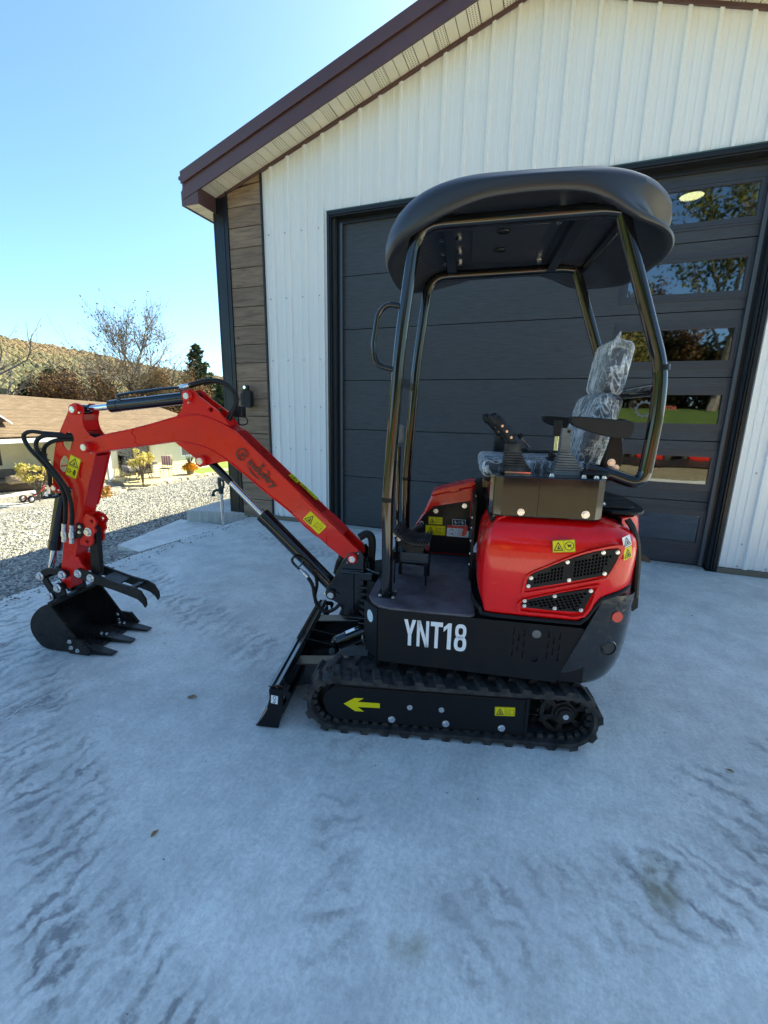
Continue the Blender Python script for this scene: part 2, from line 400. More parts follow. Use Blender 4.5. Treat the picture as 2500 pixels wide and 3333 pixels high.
q = NT('roof_shingle')
br = q.n('TexBrick'); br.offset = .5; br.inputs['Scale'].default_value = 1; br.inputs['Brick Width'].default_value = .32; br.inputs['Row Height'].default_value = .14; br.inputs['Mortar Size'].default_value = .008
br.inputs['Color1'].default_value = (.165, .110, .070, 1); br.inputs['Color2'].default_value = (.215, .148, .098, 1); br.inputs['Mortar'].default_value = (.075, .05, .033, 1)
q.L.new(q.map(), br.inputs['Vector'])
c = q.mix(1, br.outputs['Color'], q.ramp(q.noise(3, 5), [(.3, .8), (.7, 1.12)]), 'MULTIPLY')
SHIN = q.fin(c, .9, q.bump(q.noise(120, 4), .4, .01))

q = NT('house_siding'); SIDE2 = q.fin(q.ramp(q.noise(3, 3), [(.3, (.68, .62, .43)), (.7, (.76, .70, .50))]), .6)
q = NT('patio_paver')
br = q.n('TexBrick'); br.inputs['Scale'].default_value = 1; br.inputs['Brick Width'].default_value = .6; br.inputs['Row Height'].default_value = .6; br.inputs['Mortar Size'].default_value = .012
br.inputs['Color1'].default_value = (.50, .42, .24, 1); br.inputs['Color2'].default_value = (.56, .47, .28, 1); br.inputs['Mortar'].default_value = (.32, .27, .16, 1); q.L.new(q.obj, br.inputs['Vector'])
PAVER = q.fin(q.mix(1, br.outputs['Color'], q.ramp(q.noise(9, 5), [(.3, .8), (.7, 1.1)]), 'MULTIPLY'), .85)

def glass_mat(name, refl, tint):
    m = bpy.data.materials.new(name); m.use_nodes = True; t = m.node_tree; N = t.nodes; L = t.links; N.remove(N['Principled BSDF'])
    g1 = N.new('ShaderNodeBsdfGlossy'); g1.inputs['Roughness'].default_value = .02; g1.inputs[0].default_value = (.9, .95, 1, 1)
    tr = N.new('ShaderNodeBsdfTransparent'); tr.inputs[0].default_value = (*tint, 1)
    tcw = N.new('ShaderNodeTexCoord'); nw = N.new('ShaderNodeTexNoise'); nw.inputs['Scale'].default_value = 3.5; nw.inputs['Detail'].default_value = 1; L.new(tcw.outputs['Object'], nw.inputs['Vector'])
    bw = N.new('ShaderNodeBump'); bw.inputs['Strength'].default_value = .035; bw.inputs['Distance'].default_value = .02; L.new(nw.outputs['Fac'], bw.inputs['Height']); L.new(bw.outputs[0], g1.inputs['Normal'])
    lw = N.new('ShaderNodeFresnel'); lw.inputs[0].default_value = 1.5
    mr = N.new('ShaderNodeMapRange'); mr.inputs[1].default_value = 0; mr.inputs[2].default_value = 1; mr.inputs[3].default_value = refl; mr.inputs[4].default_value = 1
    mx = N.new('ShaderNodeMixShader'); L.new(lw.outputs[0], mr.inputs[0]); L.new(mr.outputs[0], mx.inputs[0]); L.new(tr.outputs[0], mx.inputs[1]); L.new(g1.outputs[0], mx.inputs[2])
    L.new(mx.outputs[0], N['Material Output'].inputs[0]); return m
GLASS = glass_mat('tinted_window_glass', .095, (.30, .32, .33))
GLASS2 = glass_mat('house_glass', .10, (.35, .36, .36))

# ------------------------------------------------------------------ ground
def H(x, y):
    z = -.07
    if x < -.5: z -= .146 * min(-.5 - x, 12.5)
    if y < -19 : z += min(.16 * (-19 - y), 2.2)
    if x > 12: z += .02 * (x - 12)
    return z
def sheet(name, xs, ys, fz, m, **t):
    V = [(x, y, fz(x, y)) for y in ys for x in xs]; k = len(xs)
    fs = [(j * k + i, j * k + i + 1, (j + 1) * k + i + 1, (j + 1) * k + i) for j in range(len(ys) - 1) for i in range(k - 1)]
    return npgrid(name, V, fs, m, **t)
def lin(a, b, n): return [a + (b - a) * i / n for i in range(n + 1)]
def jit(x, y, a=.03): return a * noise.noise(Vector((x * .8, y * .8, 0)))
sheet('gravel_yard', [-15.6] + lin(-14, -.5, 54) + lin(0, 12, 12) + [20, 30, 40], lin(-20, 22, 84), lambda x, y: H(x, y) + (jit(x, y) if x < -.6 else 0), GRAV, kind='structure')
far = [-1500, -800, -400, -200, -120, -80, -60, -45, -35, -28, -22, -18, -15.5, -10, 0, 10, 20, 30, 39.9, 60, 100, 200, 500, 1500]
fary = [-1500, -600, -250, -120, -80, -60, -45, -36, -30, -26, -23, -21, -19.7, -10, 0, 10, 21.9, 30, 40, 60, 100, 200, 500, 1500]
def HF(x, y):
    inside = -15.4 < x < 39 and -19.5 < y < 21.5
    return (H(x, y) - 1.0) if inside else (max(H(max(-15.6, min(x, 40)), y), -2.1) + .25 * noise.noise(Vector((x * .05, y * .05, 3))) - .02)
sheet('grass_ground', far, fary, HF, GRASS, kind='structure')
# driveway slab, threshold apron and walkway
b = MB(); b.bx(-.52, 9.5, -7.2, -.012, -.22, 0); slab = b.build('concrete_driveway', CONC, bevel=.012, kind='structure')
b = MB(); b.bx(.86, 4.94, -.006, 1.2, -.2, .004); b.build('door_threshold_apron', CONC2, kind='structure')
b = MB(); b.prism([(-.54, -1.62), (-1.32, -1.48), (-1.64, -.2), (-.54, -.2)], -.4, -.12, ax='z'); b.build('concrete_walkway', CONC, kind='structure')
b = MB(); b.prism([(-.56, -.02), (-1.46, -.26), (-1.62, 2.3), (-.835, 2.3), (-.835, .02)], -.5, .045, ax='z')
b.build('side_door_step', CONC2, bevel=.012, label='grey concrete step block at the corner of the garage beside the gravel', category='step')

# loose stones lying on the gravel sheet
def stones(n, xr, yr, s0, s1):
    x = rng.uniform(*xr, n); y = rng.uniform(*yr, n)
    keep = ~((x > -1.6) & (y > -1.75) & (y < 2.4)); x = x[keep]; y = y[keep]; n = len(x)
    z = np.array([H(a, c_) + jit(a, c_) for a, c_ in zip(x, y)])
    base = np.array([(1, 0, 0), (-1, 0, 0), (0, 1, 0), (0, -1, 0), (0, 0, 1), (0, 0, -1)], float)
    tri = np.array([(0, 2, 4), (2, 1, 4), (1, 3, 4), (3, 0, 4), (2, 0, 5), (1, 2, 5), (3, 1, 5), (0, 3, 5)])
    s = rng.uniform(s0, s1, (n, 1, 1)) * rng.uniform(.55, 1.25, (n, 6, 1)); s = s * np.array([1, 1, .62])
    a = rng.uniform(0, 6.28, n); ca, sa = np.cos(a)[:, None], np.sin(a)[:, None]
    P = base[None] * s; tilt = rng.uniform(-.5, .5, (n, 1))
    X_ = P[..., 0] * ca - P[..., 1] * sa; Y_ = P[..., 0] * sa + P[..., 1] * ca; Z2 = P[..., 2] + X_ * tilt
    V = np.stack([X_ + x[:, None], Y_ + y[:, None], Z2 + z[:, None] + s0 * .3], -1).reshape(-1, 3)
    fs = (tri[None] + 6 * np.arange(n)[:, None, None]).reshape(-1, 3)
    return V, fs, np.repeat(rng.random(n), 8)
GST = attr_mat('gravel_stone', [(0, (.11, .105, .105)), (.45, (.31, .30, .28)), (1, (.58, .55, .49))], .85)
V1, F1, t1 = stones(26000, (-5.6, -.53), (-4.6, 3.5), .012, .026)
V2, F2, t2 = stones(15000, (-12, -4), (-3, 13), .02, .04)
npgrid('gravel_stones', np.vstack([V1, V2]), np.vstack([F1, F2 + len(V1)]), GST, False, np.concatenate([t1, t2]), kind='stuff', label='loose grey gravel stones covering the yard', category='gravel')

# ------------------------------------------------------------------ garage building
XR = 2.89; SL = .318; ZE = 4.302                 # ridge x, roof slope, soffit line at x=0
def rz(x): return ZE + SL * (x if x < XR else 2 * XR - x)
GX0, GX1, GD = -.82, 2 * XR + .82, 11.0
gar = empty('garage_building', (0, 0, 0), label='white metal clad garage with brown roof trim and a dark sectional door', category='garage')
# structure behind the cladding: side and back walls, gable backing with the door opening
b = MB()
b.bx(GX0 + .02, GX0 + .16, .05, GD, 0, 3.98); b.bx(GX1 - .16, GX1 - .02, .05, GD, 0, 3.98)
b.prism([(GX0 + .02, 0), (GX1 - .02, 0), (GX1 - .02, rz(GX1)), (XR, rz(XR)), (GX0 + .02, rz(GX0))], GD - .15, GD)
b.prism([(GX0 + .02, 0), (.82, 0), (.82, 3.66), (4.97, 3.66), (4.97, 0), (GX1 - .02, 0), (GX1 - .02, rz(GX1)), (XR, rz(XR)), (GX0 + .02, rz(GX0))], .03, .20)
b.build('wall_core', DARK, gar)
b = MB(); b.bx(GX0 + .1, GX1 - .1, .25, GD - .2, -.1, .012); b.build('interior_floor', DARK, gar)
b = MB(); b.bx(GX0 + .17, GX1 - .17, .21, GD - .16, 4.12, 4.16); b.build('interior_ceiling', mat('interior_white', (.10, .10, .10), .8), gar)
LAMP = bpy.data.materials.new('lamp_glow'); t_, p_ = nodes_of(LAMP); p_.inputs['Emission Color'].default_value = (1, .93, .55, 1); p_.inputs['Emission Strength'].default_value = 3.2
for lx, ly in ((4.68, 1.86), (4.50, 4.86)):
    lt = empty('ceiling_light', (lx, ly, 4.12), label=['round lit ceiling light seen through the top door window', 'far round ceiling light seen through the second door window'][ly > 3], category='ceiling light')
    b = MB(); b.lathe([(.0, -.03), (.125, -.03), (.125, 0)]); b.build('light_disc', LAMP, lt, fixn=False)
    b = MB(); b.lathe([(.128, 0), (.128, -.04), (.165, -.035), (.17, 0)]); b.build('light_ring', WHT, lt, fixn=False)
# ribbed siding panels, 36 inch wide, cut to the gable and door
S = .2286
prof = []
for k in range(4):
    o = k * S
    prof += [(o - .024, 0), (o - .014, .023), (o + .014, .023), (o + .024, 0)]
    for j in (.36, .64): prof += [(o + S * j - .012, 0), (o + S * j - .009, .0045), (o + S * j + .009, .0045), (o + S * j + .012, 0)]
def siding(x0, x1, zb, parent=gar):
    pts = []
    k0 = math.floor((x0 + .04) / (4 * S))
    for k in range(k0 - 1, k0 + 3):
        for px, pd in prof:
            x = k * 4 * S + px
            if x0 < x < x1: pts.append((x, pd))
    pts = [(x0, 0)] + pts + [(x1, 0)]
    if x0 < XR < x1: pts = sorted(set(pts + [(XR, 0)]))
    V = []
    for x, d in pts: V += [(x, -d, zb), (x, -d, rz(x) - .035)]
    fs = [(2 * i, 2 * i + 2, 2 * i + 3, 2 * i + 1) for i in range(len(pts) - 1)]
    b = MB(); b.add(V, fs); return b.build('siding_panel', SIDE, parent, fixn=False)
edges = [-.128] + [k * 4 * S - .034 for k in range(1, 8)] + [GX1 - .17]
for i in range(len(edges) - 1):
    x0, x1 = edges[i], edges[i + 1]
    cuts = sorted(set([x0, x1] + [c_ for c_ in (.742, 5.032) if x0 < c_ < x1]))
    for a, c_ in zip(cuts, cuts[1:]): siding(a, c_, 3.70 if .74 <= a < 5.03 else .055)
# screws in the siding
scr = MB(); scr.lathe([(0, -.010), (.007, -.009), (.009, 0)], ax=(0, 1, 0), n=8); scrm = scr.mesh('screw', [mat('screw_white', (.45, .46, .47), .5)], fixn=False)
for zz in (3.55, 2.83, 2.10, 1.53, .99, .30, .08):
    for k in list(range(0, 4)) + [23, 24, 25]:
        x = k * S - .06
        if x > -.1: share('screw', scrm, gar, (x, -.002, zz))
# corner trim, plank strip, base trim
b = MB(); b.bx(-.825, -.655, -.03, .05, .02, 4.03); b.bx(-.855, -.825, -.03, .14, .02, 3.95); b.bx(-.655, -.632, -.035, .02, .02, 4.085); b.bx(-.705, -.690, -.036, -.03, .02, 4.0)
b.build('corner_trim', TRIMB, gar, bevel=.004, pieces=True)
b = MB(); b.prism([(-.146, .02), (-.129, .02), (-.129, rz(-.13) - .01), (-.146, rz(-.146) - .01)], -.028, .02); b.build('plank_trim', TRIMB, gar)
zs = [.035 + .2275 * i for i in range(19)]
for i, z0 in enumerate(zs):
    z1 = z0 + .2275 - .007
    t0, t1_ = min(z1, rz(-.63) - .02), min(z1, rz(-.147) - .02)
    if z0 > rz(-.147) - .05: break
    if z0 > rz(-.63) - .03:
        xs_ = (z0 - ZE + .02) / SL; poly = [(xs_, z0), (-.1475, z0), (-.1475, t1_)]
    else: poly = [(-.6305, z0), (-.1475, z0), (-.1475, t1_), (-.6305, t0)]
    b = MB(); b.prism(poly, -.022 + .002 * (i % 2), .02); b.build('plank', WOOD, gar, bevel=.003)
b = MB(); b.bx(-.855, .742, -.034, .02, .004, .05); b.bx(5.032, GX1, -.034, .02, .004, .05); b.build('base_trim', mat('base_trim_tan', (.16, .13, .09), .6), gar, pieces=True)
# door trim
b = MB()
for (x0, x1, z0, z1) in ((.742, .775, .004, 3.695), (4.997, 5.032, .004, 3.695), (.775, 4.997, 3.655, 3.695)): b.bx(x0, x1, -.026, .03, z0, z1)
b.bx(.775, .79, -.012, .15, .004, 3.655); b.bx(4.982, 4.997, -.012, .15, .004, 3.655); b.bx(.79, 4.982, -.012, .15, 3.64, 3.655)
b.bx(.79, .868, .085, .105, .004, 3.64); b.bx(4.932, 4.982, .085, .105, .004, 3.64); b.bx(.868, 4.932, .085, .105, 3.59, 3.64)
b.build('door_trim', TRIMB, gar, bevel=.003, pieces=True)
b = MB(); b.bx(.742, 5.032, -.030, -.024, 3.692, 3.702); b.build('drip_edge', mat('drip_edge_green', (.05, .10, .085), .45), gar)
b = MB(); b.bx(4.900, 4.933, .07, .095, .01, 3.60); b.bx(.866, .893, .07, .095, .01, 3.60); b.build('door_seal', mat('seal_grey', (.06, .075, .09), .45), gar, bevel=.003, pieces=True)
# sectional door: six sections, each with a real opening for its window
dz = [.012, .664, 1.262, 1.858, 2.450, 3.040, 3.63]; wz = [(.232, .530), (.828, 1.122), (1.414, 1.710), (1.998, 2.308), (2.598, 2.896), (3.190, 3.484)]
for i in range(6):
    z0, z1 = dz[i] + .004, dz[i + 1] - .004; a0, a1 = wz[i]
    hole = [(3.925, a0), (4.868, a0), (4.868, a1), (3.925, a1)]
    b = MB(); b.prism([(.855, z0), (4.945, z0), (4.945, z1), (.855, z1)], .112, .155, holes=[hole]); sec = b.build('door_section', DOOR, gar)
    fr = MB()
    for o, d0, d1 in ((.052, .104, .112), (.030, .098, .104), (.0, .106, .15)):
        t = .016 if o else .012
        fr.bx(3.925 - o, 4.868 + o, d0, d1, a1 + o - t, a1 + o); fr.bx(3.925 - o, 4.868 + o, d0, d1, a0 - o, a0 - o + t)
        fr.bx(3.925 - o, 3.925 - o + t, d0, d1, a0 - o + t, a1 + o - t); fr.bx(4.868 + o - t, 4.868 + o, d0, d1, a0 - o + t, a1 + o - t)
    fr.prism([(3.925 - .05, a0 - .05), (4.868 + .05, a0 - .05), (4.868 + .05, a1 + .05), (3.925 - .05, a1 + .05)], .1045, .1118, holes=[[(3.930, a0 + .005), (4.863, a0 + .005), (4.863, a1 - .005), (3.930, a1 - .005)]])
    fr.build('window_frame', mat('window_frame_grey', (.035, .040, .052), .45) if i == 0 else MATS['window_frame_grey'], sec)
    b = MB(); b.bx(3.928, 4.865, .122, .126, a0 + .003, a1 - .003); b.build('pane', GLASS, sec)
b = MB(); b.bx(.87, 4.93, .108, .15, .004, .02); b.build('bottom_seal', RUB, gar)
# soffit strips under the rake overhang, perforated every third, and trim along the wall
OV = .32
q = NT('soffit_perforated'); vx = sep(q); fx = q.math('FRACT', q.math('MULTIPLY', vx[0], 42.)); fy = q.math('FRACT', q.math('MULTIPLY', vx[1], 42.))
dd_ = q.math('ADD', q.math('POWER', q.math('SUBTRACT', fx, .5), 2.), q.math('POWER', q.math('SUBTRACT', fy, .5), 2.))
PERF = q.fin(q.mix(q.ramp(dd_, [(.045, 1.), (.06, 0.)]), (.80, .74, .58), (.14, .12, .09)), .6)
n = 0; x = GX0 + .02
while x < GX1 - .04:
    x1 = min(x + .098, GX1 - .02)
    if x < XR < x1: x1 = XR
    if x1 - x > .02:
        pts = [(x + .003, -OV, rz(x)), (x1 - .003, -OV, rz(x1)), (x1 - .003, -.022, rz(x1)), (x + .003, -.022, rz(x))]
        b = MB(); b.add([(p[0], p[1], p[2] - .012) for p in pts] + pts, [(0, 3, 2, 1), (4, 5, 6, 7), (0, 1, 5, 4), (1, 2, 6, 5), (2, 3, 7, 6), (3, 0, 4, 7)])
        b.build('soffit_strip', PERF if n % 3 == 1 else SOFF, gar)
    n += 1; x = x1 + .002
b = MB()
for xa, xb in ((GX0, XR), (XR, GX1)):
    for y0, y1, h0, h1 in ((-.030, -.006, -.048, -.013), (-OV - .02, -OV, -.055, .16), (-OV - .034, -OV + .02, .16, .225), (-OV - .045, -OV - .034, .10, .23)):
        pts = [(xa - (.2 if xa == GX0 and y1 < -.1 else 0), 0), (xb + (.2 if xb == GX1 and y1 < -.1 else 0), 0)]
        P = [(px, rz(px)) for px, _ in pts]
        b.prism([(P[0][0], P[0][1] + h0), (P[1][0], P[1][1] + h0), (P[1][0], P[1][1] + h1), (P[0][0], P[0][1] + h1)], y0, y1)
b.build('rake_fascia', FASC, gar, bevel=.003, pieces=True)
# eave box returns on both sides with their own soffit
for sx in (1, -1):
    X_ = lambda a: a if sx == 1 else 2 * XR - a
    b = MB()
    def qx(a0, a1, *r): b.bx(min(X_(a0), X_(a1)), max(X_(a0), X_(a1)), *r)
    qx(-1.055, -1.035, -OV - .01, GD + .3, 3.86, 4.02); qx(-1.035, -.80, -OV - .012, -OV + .006, 3.86, 4.045); qx(-.815, -.80, -OV + .006, -.03, 3.86, 4.05)
    b.build('eave_fascia', FASC, gar, bevel=.003, pieces=True)
    y = -OV + .008; n = 0
    while y < (2.2 if sx == 1 else 0):
        b = MB(); b.bx(min(X_(-1.034), X_(-.826)), max(X_(-1.034), X_(-.826)), y, y + .096, 3.872, 3.884); b.build('soffit_strip', PERF if n % 3 == 1 else SOFF, gar); y += .098; n += 1
    b = MB(); b.bx(min(X_(-1.034), X_(-.826)), max(X_(-1.034), X_(-.826)), y, GD, 3.872, 3.884); b.build('eave_soffit', SOFF, gar)
# standing seam roof sheets
for xa, xb in ((-1.07, XR), (2 * XR + 1.07, XR)):
    b = MB(); zz = lambda x_: rz(x_) + .205
    V = [(xa, -OV - .02, zz(xa)), (xb, -OV - .02, zz(xb)), (xb, GD + .3, zz(xb)), (xa, GD + .3, zz(xa))]
    b.add([(p[0], p[1], p[2] - .03) for p in V] + V, [(0, 3, 2, 1), (4, 5, 6, 7), (0, 1, 5, 4), (1, 2, 6, 5), (2, 3, 7, 6), (3, 0, 4, 7)])
    for k in range(48):
        y = -OV + .02 + k * S
        if y < GD + .2: b.add([(xa, y, zz(xa)), (xb, y, zz(xb)), (xb, y + .02, zz(xb) + .02), (xa, y + .02, zz(xa) + .02), (xb, y + .04, zz(xb)), (xa, y + .04, zz(xa))], [(0, 1, 2, 3), (3, 2, 4, 5)])
    b.build('roof_sheet', FASC, gar)
# red lettering and gear mark on the fourth window of the door
b = MB(); V_, f_ = text_polys('TRACTOR', .048, bold=.0010, sx=1.0); wt_ = max(p[0] for p in V_); V_ = [(p[0] * .245 / wt_, p[1]) for p in V_]; decal(b, V_, f_, (4.262, .1205, 1.556), (1, 0, 0), (0, 0, 1), (0, -1, 0), 0)
LET = mat('letter_red', (.55, .06, .04), .5); b.build('window_lettering', LET, gar, fixn=False)
b = MB(); gc = (4.225, 1.560)
ring = []
for i in range(48):
    r_ = .088 if i % 4 < 2 else .074
    if i / 48 * 360 < 330: ring.append((gc[0] + r_ * math.cos(rad(20 + i * 7.5)), gc[1] + r_ * math.sin(rad(20 + i * 7.5))))
inner = [(gc[0] + .058 * math.cos(rad(20 + i * 7.5)), gc[1] + .058 * math.sin(rad(20 + i * 7.5))) for i in range(44)][::-1]
b.prism(ring + inner, .1195, .1205); b.build('gear_mark', mat('mark_grey', (.10, .11, .12), .5), gar)
# wall lamp on the planks
wl = empty('wall_lamp', (-.425, -.022, 1.51), label='black cylinder wall lamp with a small camera on top, on the wooden planks', category='wall lamp')
b = MB(); n_ = 20
b.lathe([(.0, 0), (.068, 0), (.068, .215), (.0, .215)], (0, -.08, 0), n=24); b.bx(-.05, .05, -.03, .0, .02, .2); b.build('lamp_body', mat('lamp_black', (.018, .018, .019), .55), wl)
b = MB(); b.rbox((-.012, -.1505, .105), (.05, .012, .15), .005); b.build('lamp_slot', DARK, wl)
b = MB(); b.rbox((0, -.08, .25), (.075, .06, .07), .012); b.cyl((0, -.11, .255), (0, -.118, .255), .02, m=1); b.build('camera_head', [BLK, CHR], wl)
# yard hydrant at the slab edge
hy = empty('yard_hydrant', (-.60, -.49, -.02), label='galvanized yard hydrant with dark green pump head at the slab edge', category='hydrant')
b = MB(); b.cyl((0, 0, -.1), (0, 0, .42), .019); b.cyl((0, 0, .40), (0, 0, .43), .024); b.build('pipe', ZINC, hy)
GRN = mat('hydrant_green', (.012, .030, .028), .5)
b = MB(); b.cyl((0, 0, .42), (0, 0, .50), .030, .034); b.tube(spl([(0, 0, .47), (-.07, -.02, .46), (-.10, -.03, .43), (-.105, -.03, .40)]), .018); b.cyl((-.105, -.03, .41), (-.105, -.03, .38), .024); b.build('pump_head', GRN, hy)
b = MB(); b.prism([(-.03, .49), (.045, .49), (.06, .56), (.045, .63), (-.035, .635), (-.045, .56)], -.014, .014, holes=[[(.005, .52), (.035, .53), (.04, .57), (.025, .60), (.0, .58)]]); b.build('lever_handle', GRN, hy, bevel=.005)

# fallen leaves and grit on the slab
LEAFM = mat('dry_leaf', (.30, .19, .08), .8, var=(40, (.20, .11, .05)))
for i, (x, y, sz, lb) in enumerate([(1.76, -3.48, .026, 'dry tan leaf on the slab left of the blade'), (2.21, -4.12, .016, 'small dry leaf on the slab near the lower left tread marks'), (4.24, -3.0, .016, 'small dry leaf on the slab right of the tracks')]):
    b = MB(); P = [(-1, 0), (-.5, .42), (.1, .5), (.7, .25), (1.15, 0), (.7, -.22), (.1, -.46), (-.5, -.40)]
    V_ = [(u * sz, v * sz, .006 + .5 * sz * (v * v) + .12 * sz * math.sin(u * 3 + i)) for u, v in P] + [(0, 0, .004)]
    b.add(V_, [(k, (k + 1) % 8, 8) for k in range(8)], 0, True); o = b.build('fallen_leaf', LEAFM, fixn=False, label=lb, category='leaf', group='dry leaves on the concrete'); o.location = (x, y, .001); o.rotation_euler = (0, 0, 1.1 * i + .4)
n = 420; gx = np.concatenate([rng.uniform(-.5, -.28, 300), rng.uniform(0, 6, 120)]); gy = np.concatenate([rng.uniform(-4.5, -.2, 300), rng.uniform(-4.8, -.6, 120)]); gs = np.concatenate([rng.uniform(.004, .013, 300) , rng.uniform(.002, .006, 120)])
gx[:300] -= .02; base = np.array([(1, 0, 0), (-1, 0, 0), (0, 1, 0), (0, -1, 0), (0, 0, 1), (0, 0, -1)], float); tri = np.array([(0, 2, 4), (2, 1, 4), (1, 3, 4), (3, 0, 4), (2, 0, 5), (1, 2, 5), (3, 1, 5), (0, 3, 5)])
Pg = base[None] * (gs[:, None] * rng.uniform(.6, 1.3, (n, 6)))[..., None] * np.array([1, 1, .6]) + np.stack([gx, gy, gs * .4], -1)[:, None, :]
npgrid('slab_grit', Pg.reshape(-1, 3), (tri[None] + 6 * np.arange(n)[:, None, None]).reshape(-1, 3), GST, False, np.repeat(rng.random(n) * .7, 8), kind='stuff', label='grit and stray gravel lying on the concrete slab', category='grit')

# ------------------------------------------------------------------ mini excavator (x forward, y to the machine's left, z up)
EX = empty('mini_excavator', (2.9438, -2.8139, 0), rad(190.8), label='red and black mini excavator parked on the concrete with its bucket on the ground', category='excavator')
YC = -.05                                          # middle of the upper body
def part(mb, name, m, parent=EX, **k): return mb.build(name, m, parent, **k)
boltm = {}
def bolt(parent, p, d=(0, 1, 0), r=.011, h=.008, name='bolt', hexa=True, m=ZINC):
    key = (r, h, hexa, m.name)
    if key not in boltm:
        q = MB(); q.cyl((0, 0, -.001), (0, 0, h * .3), r * 1.35, n=14); q.cyl((0, 0, h * .3), (0, 0, h), r, r * .93, n=6 if hexa else 14); boltm[key] = q.mesh('bolt', [m])
    return share(name, boltm[key], parent, p, Vector(d).to_track_quat('Z', 'Y').to_euler())
def pin(parent, x, z, y0, y1, r=.017, name='pin', boss=None):
    q = MB(); q.cyl((x, y0, z), (x, y1, z), r, n=18); q.cyl((x, y1, z), (x, y1 + .002, z), r * .82, n=18)
    if boss is None: return q.build(name, ZINC, parent)
    o = q.build(name, ZINC, parent)
    return o
def collar(parent, x, z, y0, y1, r, m, name='pin_boss'):
    q = MB(); q.cyl((x, y0, z), (x, y1, z), r, n=22); q.cyl((x, y1, z), (x, y1 + .004, z), r * .97, r * .86, n=22)
    return q.build(name, m, parent)
def sticker(parent, corners, nrm, kind='two', name='warning_sticker', base=None, off=.0012):
    """thin printed label on a flat face; corners: top-left, top-right, bottom-right, bottom-left"""
    A_, B_, C_, D_ = [Vector(c_) for c_ in corners]; N_ = Vector(nrm)
    P = lambda u, v: A_ * (1 - u) * (1 - v) + B_ * u * (1 - v) + C_ * u * v + D_ * (1 - u) * v
    q = MB(); bs = base or YEL
    def poly(pts, m, o): q.add([P(u, v) + N_ * o for u, v in pts], [tuple(range(len(pts)))], m)
    def line(p0, p1, wd, m, o, asp):
        du, dv = (p1[0] - p0[0]) * asp, p1[1] - p0[1]; l = math.hypot(du, dv); nx, ny = -dv / l * wd / 2, du / l * wd / 2
        poly([(p0[0] + nx / asp, p0[1] + ny), (p1[0] + nx / asp, p1[1] + ny), (p1[0] - nx / asp, p1[1] - ny), (p0[0] - nx / asp, p0[1] - ny)], m, o)
    asp = (B_ - A_).length / (D_ - A_).length
    e = .03
    poly([(e / asp, 0), (1 - e / asp, 0), (1, e), (1, 1 - e), (1 - e / asp, 1), (e / asp, 1), (0, 1 - e), (0, e)], 0, off)
    def rect(u0, v0, u1, v1, wd=.03, m=1):
        for s_, t_ in (((u0, v0), (u1, v0)), ((u1, v0), (u1, v1)), ((u1, v1), (u0, v1)), ((u0, v1), (u0, v0))): line(s_, t_, wd, m, off + .0006, asp)
    def tri(u0, v0, u1, v1, m=1):
        t0, t1_, t2 = ((u0 + u1) / 2, v0), (u1, v1), (u0, v1)
        for s_, t_ in ((t0, t1_), (t1_, t2), (t2, t0)): line(s_, t_, .075 * (v1 - v0) + .02, m, off + .0006, asp)
        cu, h_ = (u0 + u1) / 2, v1 - v0
        poly([(cu - .09 * h_ / asp, v0 + .45 * h_), (cu + .05 * h_ / asp, v0 + .40 * h_), (cu + .12 * h_ / asp, v0 + .62 * h_), (cu + .28 * h_ / asp, v0 + .86 * h_), (cu - .26 * h_ / asp, v0 + .86 * h_), (cu - .02 * h_ / asp, v0 + .66 * h_)], m, off + .0006)
    def book(u0, v0, u1, v1):
        um = (u0 + u1) / 2; rect(u0, v0 + .06, um, v1, .03); rect(um, v0 + .06, u1, v1, .03)
        for k in (.35, .55, .75): line((u0 + .04 / asp, v0 + (v1 - v0) * k + .03), (um - .04 / asp, v0 + (v1 - v0) * k + .03), .018, 1, off + .0006, asp)
    if kind == 'two':
        rect(.015, .03, .985, .97, .025); line((.5, .03), (.5, .97), .025, 1, off + .0006, asp); tri(.09, .17, .43, .83); book(.56, .25, .93, .78)
    elif kind == 'no':
        rect(.015, .03, .985, .97, .025); line((.5, .03), (.5, .97), .025, 1, off + .0006, asp); tri(.07, .17, .45, .83)
        pts = circ(.74, .5, .33, 18); pts = [(.74 + (u - .74) / asp, v) for u, v in pts]
        for i in range(18): line(pts[i], pts[(i + 1) % 18], .055, 1, off + .0006, asp)
        line((.74 - .22 / asp, .28), (.74 + .22 / asp, .72), .05, 1, off + .0006, asp); poly([(.66, .45), (.8, .36), (.84, .5), (.68, .6)], 1, off + .0006)
    elif kind == 'tall':
        rect(.03, .02, .97, .98, .02); line((.03, .5), (.97, .5), .02, 1, off + .0006, asp); tri(.12, .10, .88, .44)
        rect(.14, .66, .34, .82, .03); line((.36, .74), (.58, .74), .03, 1, off + .0006, asp); poly([(.62, .62), (.72, .57), (.82, .62), (.84, .76), (.78, .92), (.72, .78), (.68, .92), (.6, .76)], 1, off + .0006)
    elif kind == 'boom':
        tri(.06, .14, .42, .86); rect(.56, .30, .90, .70, .03); line((.6, .5), (.88, .5), .02, 1, off + .0006, asp); line((.52, .82), (.75, .62), .02, 1, off + .0006, asp); line((.7, .12), (.9, .12), .02, 1, off + .0006, asp)
    elif kind == 'tri1': tri(.12, .15, .88, .85)
    elif kind == 'caution':
        poly([(0, 0), (1, 0), (1, .24), (0, .24)], 2, off + .0005); line((.42, .24), (.42, 1), .02, 1, off + .0006, asp); line((0, .62), (.42, .62), .02, 1, off + .0006, asp)
        for k in range(7): line((.48, .34 + .09 * k), (.94 - .1 * (k % 3 == 2), .34 + .09 * k), .025, 1, off + .0006, asp)
